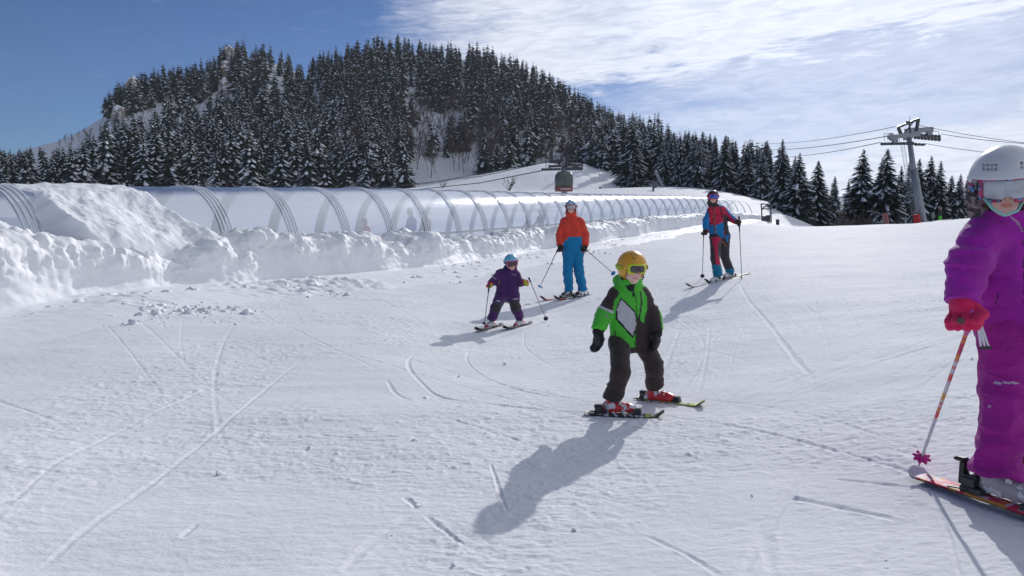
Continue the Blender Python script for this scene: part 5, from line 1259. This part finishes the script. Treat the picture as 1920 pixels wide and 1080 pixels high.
mb.build('ladder', M['steel'], TW)
mb = MB()                                    # crossbeam running from the near rope to the far rope
beam(mb, q(1668, 257, -1.2), q(1722, 252, .4), .55, .42); beam(mb, q(1700, 246, 1.2), q(1746, 243, 2.4), .60, .55); beam(mb, q(1668, 259, -1.2), q(1674, 254, -1.2), .6, .7); beam(mb, q(1678, 258, -1.2), q(1678, 268, -1.2), .45); beam(mb, q(1742, 245, 2.2), q(1742, 254, 2.2), .5); beam(mb, q(1700, 258), q(1712, 244, 1), .8, .6)
mb.build('crossbeam', M['steel'], TW)
mb = MB(); beam(mb, q(1683, 239, 0), q(1723, 223, 0), .24); beam(mb, q(1684, 239), q(1692, 258), .26); beam(mb, q(1722, 223), q(1718, 246), .26); beam(mb, q(1705, 232), q(1707, 250), .14); beam(mb, q(1694, 252), q(1712, 229), .10); mb.tube([q(1706, 232), q(1706, 219)], .03, 5); beam(mb, q(1699, 229), q(1707, 229), .18)
mb.build('gantry_frame', M['darksteel'], TW)
ax_ = V(0, 1, .02); ax_ /= np.linalg.norm(ax_)
mb = MB(); wheels(mb, q(1651, 270, -1.2), q(1714, 268.5, -1.2), 11, .165, ax_, .12); wheels(mb, q(1714, 270, -1.2), q(1733, 271.5, -1.2), 3, .15, ax_, .12); beam(mb, q(1652, 271, -1.2), q(1734, 271, -1.2), .16, .08); beam(mb, q(1734, 271, -1.2), q(1716, 271.5, -1.2), .3, .2)
mb.build('near_wheel_train', M['darksteel'], TW)
mb = MB(); wheels(mb, q(1711, 252, 2.2), q(1764, 256, 2.2), 8, .18, ax_, .12); wheels(mb, q(1713, 258, 2.2), q(1764, 262.5, 2.2), 8, .17, ax_, .12); beam(mb, q(1712, 255, 2.2), q(1764, 259.5, 2.2), .14, .10)
mb.build('far_wheel_train', M['darksteel'], TW)
mb = MB()                                    # walkway railings
for (x0, y0, x1, y1, dd) in ((1658, 250, 1672, 250, -1.2), (1686, 251, 1700, 249, -.6), (1748, 246, 1760, 247, 2.2)):
    mb.tube([q(x0, y0, dd), q(x1, y1, dd)], .028, 4)
    for x in (x0, x1): mb.tube([q(x, y0, dd), q(x, y0+14, dd)], .028, 4)
mb.build('railing', M['steel'], TW)
def cable(pts_, label, r=.030, sag=.0):
    P = [at(*p) for p in pts_]; a, b = P[0], P[-1]; o_ = a.copy(); mb = MB(); n = 28; L = []
    for i in range(n+1):
        u = i/n*(len(P)-1); k = min(int(u), len(P)-2); f = u-k; p = P[k]*(1-f)+P[k+1]*f; t_ = i/n; L.append(p-o_+V(0, 0, -sag*4*t_*(1-t_)))
    mb.tube(L, r, 6); o = mb.build('cable', M['cable'], None, False, tuple(o_)); tag(o, label, 'cable', 'lift cables'); return o
cable([(1690,235,75),(1400,266,175)], 'thin upper cable running left from the top frame of the leaning lift tower', .035, 1.0)
cable([(1665,255,74),(1380,276,170)], 'middle cable running left from the leaning lift tower to the trees', .045, 1.0)
cable([(1651,267,73.8),(1400,291,170)], 'lowest cable running left from the near wheel train of the leaning tower', .04, 1.0)
cable([(1723,235,75.5),(2050,280,60)], 'thin upper cable running right from the leaning tower towards the white helmet', .028, .3)
cable([(1764,251,77.2),(2050,274,62)], 'middle cable running right from the far wheel train of the leaning tower', .032, .3)
cable([(1734,269,73.8),(2050,300,60)], 'lowest cable running right from the leaning tower behind the white helmet', .028, .3)
# tower behind the tunnel
d2_ = 82.; t2 = at(1058, 372, d2_); t2[2] = gz(t2[0], t2[1])
T2 = empty('lift_tower', tuple(t2)); tag(T2, 'dark lift tower head with wheel trains rising behind the tunnel at the snow hill', 'lift tower')
def q2(px, py, dd=0.): return at(px, py, d2_+dd)-t2
mb = MB(); mb.tube([q2(1058.5, 398), q2(1058, 340), q2(1058, 306)], [.42, .36, .30], 16); mb.build('mast', M['steel'], T2, True)
mb = MB(); beam(mb, q2(1030, 312, -1.5), q2(1092, 309, 1.5), .35, .3); beam(mb, q2(1040, 301, 0), q2(1078, 299, 0), .22); beam(mb, q2(1042, 301), q2(1050, 311), .16); beam(mb, q2(1075, 299), q2(1066, 311), .16); beam(mb, q2(1051, 296), q2(1068, 296), .7, .6); beam(mb, q2(1059, 296), q2(1059, 318), .6)
mb.build('crossbeam', M['darksteel'], T2)
mb = MB(); wheels(mb, q2(1015, 318, -1.5), q2(1056, 317, -1.5), 8, .17, ax_, .14); beam(mb, q2(1016, 318, -1.5), q2(1056, 317, -1.5), .2); mb.build('near_wheel_train', M['darksteel'], T2)
mb = MB(); wheels(mb, q2(1060, 316.5, -1.5), q2(1092, 316, -1.5), 6, .22, ax_, .14); beam(mb, q2(1060, 316, -1.5), q2(1092, 315.5, -1.5), .22); mb.build('far_wheel_train', M['darksteel'], T2); mb = MB(); wheels(mb, q2(1032, 303, 1.8), q2(1052, 305, 1.8), 5, .2, ax_, .14); beam(mb, q2(1032, 303, 1.8), q2(1052, 305, 1.8), .2); mb.build('far_wheel_train', M['darksteel'], T2); mb = MB(); beam(mb, q2(1064, 308, 1.8), q2(1084, 311, 1.8), .2); wheels(mb, q2(1064, 308, 1.8), q2(1084, 311, 1.8), 5, .24, ax_, .14); mb.build('far_wheel_train', M['darksteel'], T2)
mb = MB()
for x, y0, y1 in ((1024, 303, 316), (1031, 303, 316), (1091.5, 306, 315)): mb.tube([q2(x, y0, -1.5), q2(x, y1, -1.5)], .03, 4)
mb.tube([q2(1023, 303, -1.5), q2(1031, 303, -1.5)], .03, 4); mb.build('railing', M['darksteel'], T2)
cable([(1016,320,80.4),(900,343,95),(700,364,125)], 'lower dark cable running left in front of the snow hill from the tower head', .06)
cable([(1034,302,83.8),(900,331,98),(640,360,140)], 'upper dark cable running left over the snow hill from the tower head', .05)
cable([(960,314,110),(800,344,140),(620,359,180)], 'faint third cable running left across the slope above the two dark cables', .045)
# gondola cabin
d3 = 76.; c3 = at(1057, 357, d3); GC = empty('gondola_cabin', tuple(c3)); tag(GC, 'dark glass gondola cabin with a red lower band hanging in front of the tower head', 'gondola cabin')
k3 = d3/F
def ringb(hx, hy, z, n=28, p=.35):
    return [Vector((hx*math.copysign(abs(math.cos(a))**p, math.cos(a)), hy*math.copysign(abs(math.sin(a))**p, math.sin(a)), z)) for a in [2*math.pi*i/n for i in range(n)]]
def loft(rings, mats_, name, parent, mi=None):
    mb = MB(); n = len(rings[0]); vs = [v for r_ in rings for v in r_]; fs = [[i*n+k, i*n+(k+1) % n, (i+1)*n+(k+1) % n, (i+1)*n+k] for i in range(len(rings)-1) for k in range(n)]+[list(range(n))[::-1], [(len(rings)-1)*n+k for k in range(n)]]
    mb.add(vs, fs); return mb.build(name, mats_, parent, True)
H3 = 36*k3
loft([ringb(.93, .8, -.12), ringb(.98, .85, .02), ringb(.98, .86, .36), ringb(.97, .85, .40)], plain('cabin_red', (.22, .07, .07), .4), 'lower_body', GC)
loft([ringb(.97, .85, .402), ringb(1.0, .88, .9), ringb(.98, .86, 1.45), ringb(.90, .78, 1.72), ringb(.72, .6, 1.92)], plain('cabin_glass', (.10, .115, .10), .25), 'window_shell', GC)
loft([ringb(.71, .59, 1.921), ringb(.66, .5, 2.02)], M['darksteel'], 'roof', GC)
mb = MB(); mb.box((.15, -.90, .14), 1.15, .14, .14, bev=.03); mb.build('ski_rack', plain('cabin_rack', (.55, .45, .38), .5), GC)
mb = MB()
for x in (-.97, 0, .97): beam(mb, V(x, -.87 if x == 0 else -.3, .40), V(x*.9, -.86 if x == 0 else -.3, 1.5), .05)
mb.build('window_bars', M['darksteel'], GC)
mb = MB(); mb.tube([(-.3, 0, 2.0), (-.3, 0, 2.5), (0, 0, 2.9), (0, 0, 3.6)], .06, 8); mb.build('hanger', M['steel'], GC)
# small cabin and posts farther off
d4 = 125.; c4 = at(1227, 352, d4); SC = empty('gondola_cabin', tuple(c4)); tag(SC, 'tiny distant cabin hanging above the ski slope beside a slanting pole', 'gondola cabin')
loft([ringb(.36, .36, -.05), ringb(.42, .4, .3), ringb(.42, .4, .85), ringb(.25, .25, 1.1)], plain('small_cabin', (.10, .10, .11), .3), 'body', SC); mb = MB(); mb.tube([(0, 0, 1.1), (.1, 0, 1.5)], .05, 6); mb.build('hanger', M['darksteel'], SC)
def post(a, b, r, label, m_, cat='post', grp=None):
    A, B_ = at(*a), at(*b); mb = MB(); mb.tube([V(0, 0, -.5), V(0, 0, 0), (B_-A)*.9, B_-A], [r*1.2, r*1.1, r, r*.8], 10); o = mb.build('post', m_, None, True, tuple(A)); tag(o, label, cat, grp); return o
post((1244, 351, 150), (1228, 320, 150), .30, 'slanting grey pole leaning left on the slope beside the tiny cabin', M['steel'])
post((1225, 370, 120), (1225, 352, 120), .16, 'short dark post directly under the tiny distant cabin', M['darksteel'])
post((1284, 352, 170), (1283, 330, 170), .12, 'thin upright marker pole at the foot of the tree line', M['steel'])
red_m = plain('post_red', (.26, .09, .09), .6)
post((1663, 424, 66), (1660, 402, 66), .22, 'faded red padded post standing left of the lift tower', red_m)
mb = MB(); e_ = at(1660, 403, 66); mb.box((0, 0, 0), .5, .25, .35, bev=.05); o = mb.build('padded_box', red_m, None, False, tuple(e_)); tag(o, 'small red box on top of the faded red post', 'box')
post((1698, 421, 72), (1698, 408, 72), .10, 'thin grey post with pale top between the red post and the lift tower', M['steel'])
# gate frame and open hoops at the tunnel's far end
ge = path(np.array([SL-3.0]))
gpos = at(1436, 416, 60); GF = empty('gate_frame', tuple(gpos)); tag(GF, 'dark metal gate frame standing at the far mouth of the tunnel', 'gate')
def q5(px, py, dd=0.): return at(px, py, 60+dd)-gpos
mb = MB()
for a, b in (((1427, 382), (1445, 384)), ((1427, 382), (1428, 392)), ((1428, 392), (1445, 391)), ((1445, 384), (1446, 418)), ((1428, 392), (1429, 418)), ((1428, 392), (1440, 383))): beam(mb, q5(*a), q5(*b), .09)
mb.build('frame', M['darksteel'], GF)
mb = MB(); beam(mb, q5(1433, 405, .3), q5(1433, 420, .3), .35); beam(mb, q5(1440, 403, .3), q5(1440, 420, .3), .28); mb.build('control_box', M['darksteel'], GF)
for i, (px, lab) in enumerate(((1458, 'small dark bollard just right of the gate frame'), (1665, 'x'))):
    if i == 0: post((px, 420, 58), (px, 411, 58), .14, lab, M['darksteel'], 'bollard')
# ------------------------------------------------------------------ small distant people
def mini(base, H, jc, tcx, hc, label, grp=None, yaw=0., arms=.3, lean=0., h=None, bent=.1):
    base = np.asarray(base, float); B_ = basis(yaw); r_, f_, u_ = B_
    W_ = lambda x, y, z: base+(r_*x+f_*(y+lean*z)+u_*z)*H
    head = W_(0, .03, .92); sh = .82; jt = {}
    def fn(P):
        ds = [ell(P, head, V(.062, .072, .078)*H), cone(P, head, W_(0, 0, .80), .035*H, .04*H), cone(P, W_(-.075, 0, .77), W_(.075, 0, .77), .055*H, .055*H), cone(P, W_(0, 0, .74), W_(0, 0, .50), .095*H, .09*H)]
        for s_ in (-1, 1):
            ds += [cone(P, W_(.11*s_, 0, .78), W_(.15*s_, .04, .62), .042*H, .036*H), cone(P, W_(.15*s_, .04, .62), W_(.15*s_, .04+arms*.4, .52), .034*H, .03*H), cone(P, W_(.05*s_, 0, .5), W_(.065*s_, bent*.5, .27), .07*H, .05*H), cone(P, W_(.065*s_, bent*.5, .27), W_(.075*s_, 0, .05), .05*H, .045*H), cone(P, W_(.075*s_, -.02, .025), W_(.075*s_, .10, .02), .035*H, .028*H)]
        return uni(ds, .02*H)
    def cf(v, n):
        z = (v-base)[:, 2]/H; c = np.tile(np.array(tcx, float), (len(v), 1)); c[z > .47] = jc; c[z > .845] = hc
        q_ = (v-base)@B_.T/H; c[(z > .85) & (z < .915) & (q_[:, 1] > .06)] = (.5, .3, .23); c[(z < .06)] = (.06, .06, .06); return c
    v, f = surfnet(fn, base-V(.45, .45, .02)*H, base+V(.45, .45, 1.05)*H, h or H*.016)
    nf = None; o = obj('person', mesh('person', v-base, f, [M['fabric']], True, col=cf(v, None)), None, tuple(base)); tag(o, label, 'person', grp); return o
def inside(px, H, o=-HW, **k):
    s = s_of_px(px); x, y, z, a, b = path(s); 
    for _ in range(12):
        p = V(x+b*o, y-a*o, z-HT+.12); e = float(proj(p)[0])-px; s -= e/30*1.0; x, y, z, a, b = path(s)
    return V(x+b*o, y-a*o, z-HT+.12)
mini(inside(688, 1.25), 1.48, (.60, .02, .08), (.05, .05, .06), (.12, .08, .10), 'child in a red jacket riding inside the tunnel', yaw=R(-60))
mini(inside(773, 1.7), 1.74, (.01, .13, .42), (.04, .10, .22), (.35, .37, .42), 'person in a blue jacket riding inside the tunnel', yaw=R(-60))
mini(inside(801, 1.6), 1.66, (.30, .16, .16), (.05, .05, .06), (.20, .18, .20), 'person in a dull reddish jacket behind the blue one inside the tunnel', yaw=R(-60))
mini(inside(990, 1.5), 1.35, (.06, .06, .08), (.05, .05, .06), (.08, .08, .09), 'dark clothed child riding inside the tunnel just left of the orange adult', yaw=R(-60))
mini(inside(1014, 1.5), 1.6, (.10, .12, .14), (.05, .05, .06), (.05, .07, .08), 'dark clothed person inside the tunnel closest to the orange adult', yaw=R(-60))
def stand(px, py, d, H, *a, **k): p = at(px, py, d); return mini(p, H, *a, **k)
hd_ = lambda px: None
def on_hill(px, t): p = hill_pt(np.array([float(px)]), np.array([t]))[0]; return p
for (px, py, d, jc, tcx, lab) in ((1165,360,215,(.03,.03,.04),(.03,.03,.03),'tiny skier in black low on the snow hill, left one of the pair'),(1187,356,222,(.04,.04,.09),(.03,.03,.03),'tiny skier in dark blue low on the snow hill, right one of the pair'),
      (1125,362,200,(.05,.04,.04),(.03,.03,.03),'tiniest skier at the foot of the snow hill above the tunnel'),(1256,351,210,(.04,.04,.05),(.03,.03,.03),'tiny skier on the slope right of the slanting pole')):
    # stand them on whatever surface carries them there
    best = None
    for t in np.linspace(0, 1, 60):
        p = on_hill(px, t); y = proj(p)[1]
        if best is None or abs(y-py) < best[0]: best = (abs(y-py), p)
    mini(best[1]+V(0, 0, -.05), 1.75, jc, tcx, (.04, .04, .05), lab, 'distant skiers on the hill', h=.045)
stand(1761, 419, 72, 1.72, (.03, .03, .035), (.08, .60, .04), (.45, .20, .18), 'distant person in a black top and bright green trousers right of the lift tower', yaw=R(30), h=.03)
stand(1748, 419, 73, 1.25, (.30, .32, .33), (.10, .12, .10), (.35, .33, .33), 'smaller distant person in grey left of the green trousered one', yaw=R(20), h=.03)
for px, py, lab in ((1514, 424, 'left one of two tiny dark skiers just beyond the crest in the gap'), (1526, 424.5, 'right one of two tiny dark skiers just beyond the crest in the gap')):
    p = at(px, py, 90); p[2] = at(px, 421, 90)[2]-1.0; mini(p, 1.6, (.04, .04, .05), (.03, .03, .03), (.05, .05, .05), lab, 'distant skiers beyond the crest', h=.045)
# ------------------------------------------------------------------ thin winter haze
mb = MB(); x0, x1, y0, y1, z0, z1 = -895, 895, -895, 895, -40, 190
mb.add([(x, y, z) for z in (z0, z1) for x, y in ((x0, y0), (x1, y0), (x1, y1), (x0, y1))], [[3, 2, 1, 0], [4, 5, 6, 7], [0, 1, 5, 4], [1, 2, 6, 5], [2, 3, 7, 6], [3, 0, 4, 7]])
hm = bpy.data.materials.new('haze'); hm.use_nodes = True; hm.node_tree.nodes.clear(); hg = G(hm.node_tree)
ho = hg.n('ShaderNodeOutputMaterial'); hv = hg.n('ShaderNodeVolumePrincipled'); hv.inputs['Color'].default_value = (.86, .91, 1, 1); hv.inputs['Density'].default_value = .00011; hv.inputs['Anisotropy'].default_value = .2
hm.node_tree.links.new(hv.outputs[0], ho.inputs[1]); o = mb.build('haze', hm); tag(o, kind='stuff'); o['label'] = 'thin pale haze in the cold air over the slope and the mountain'
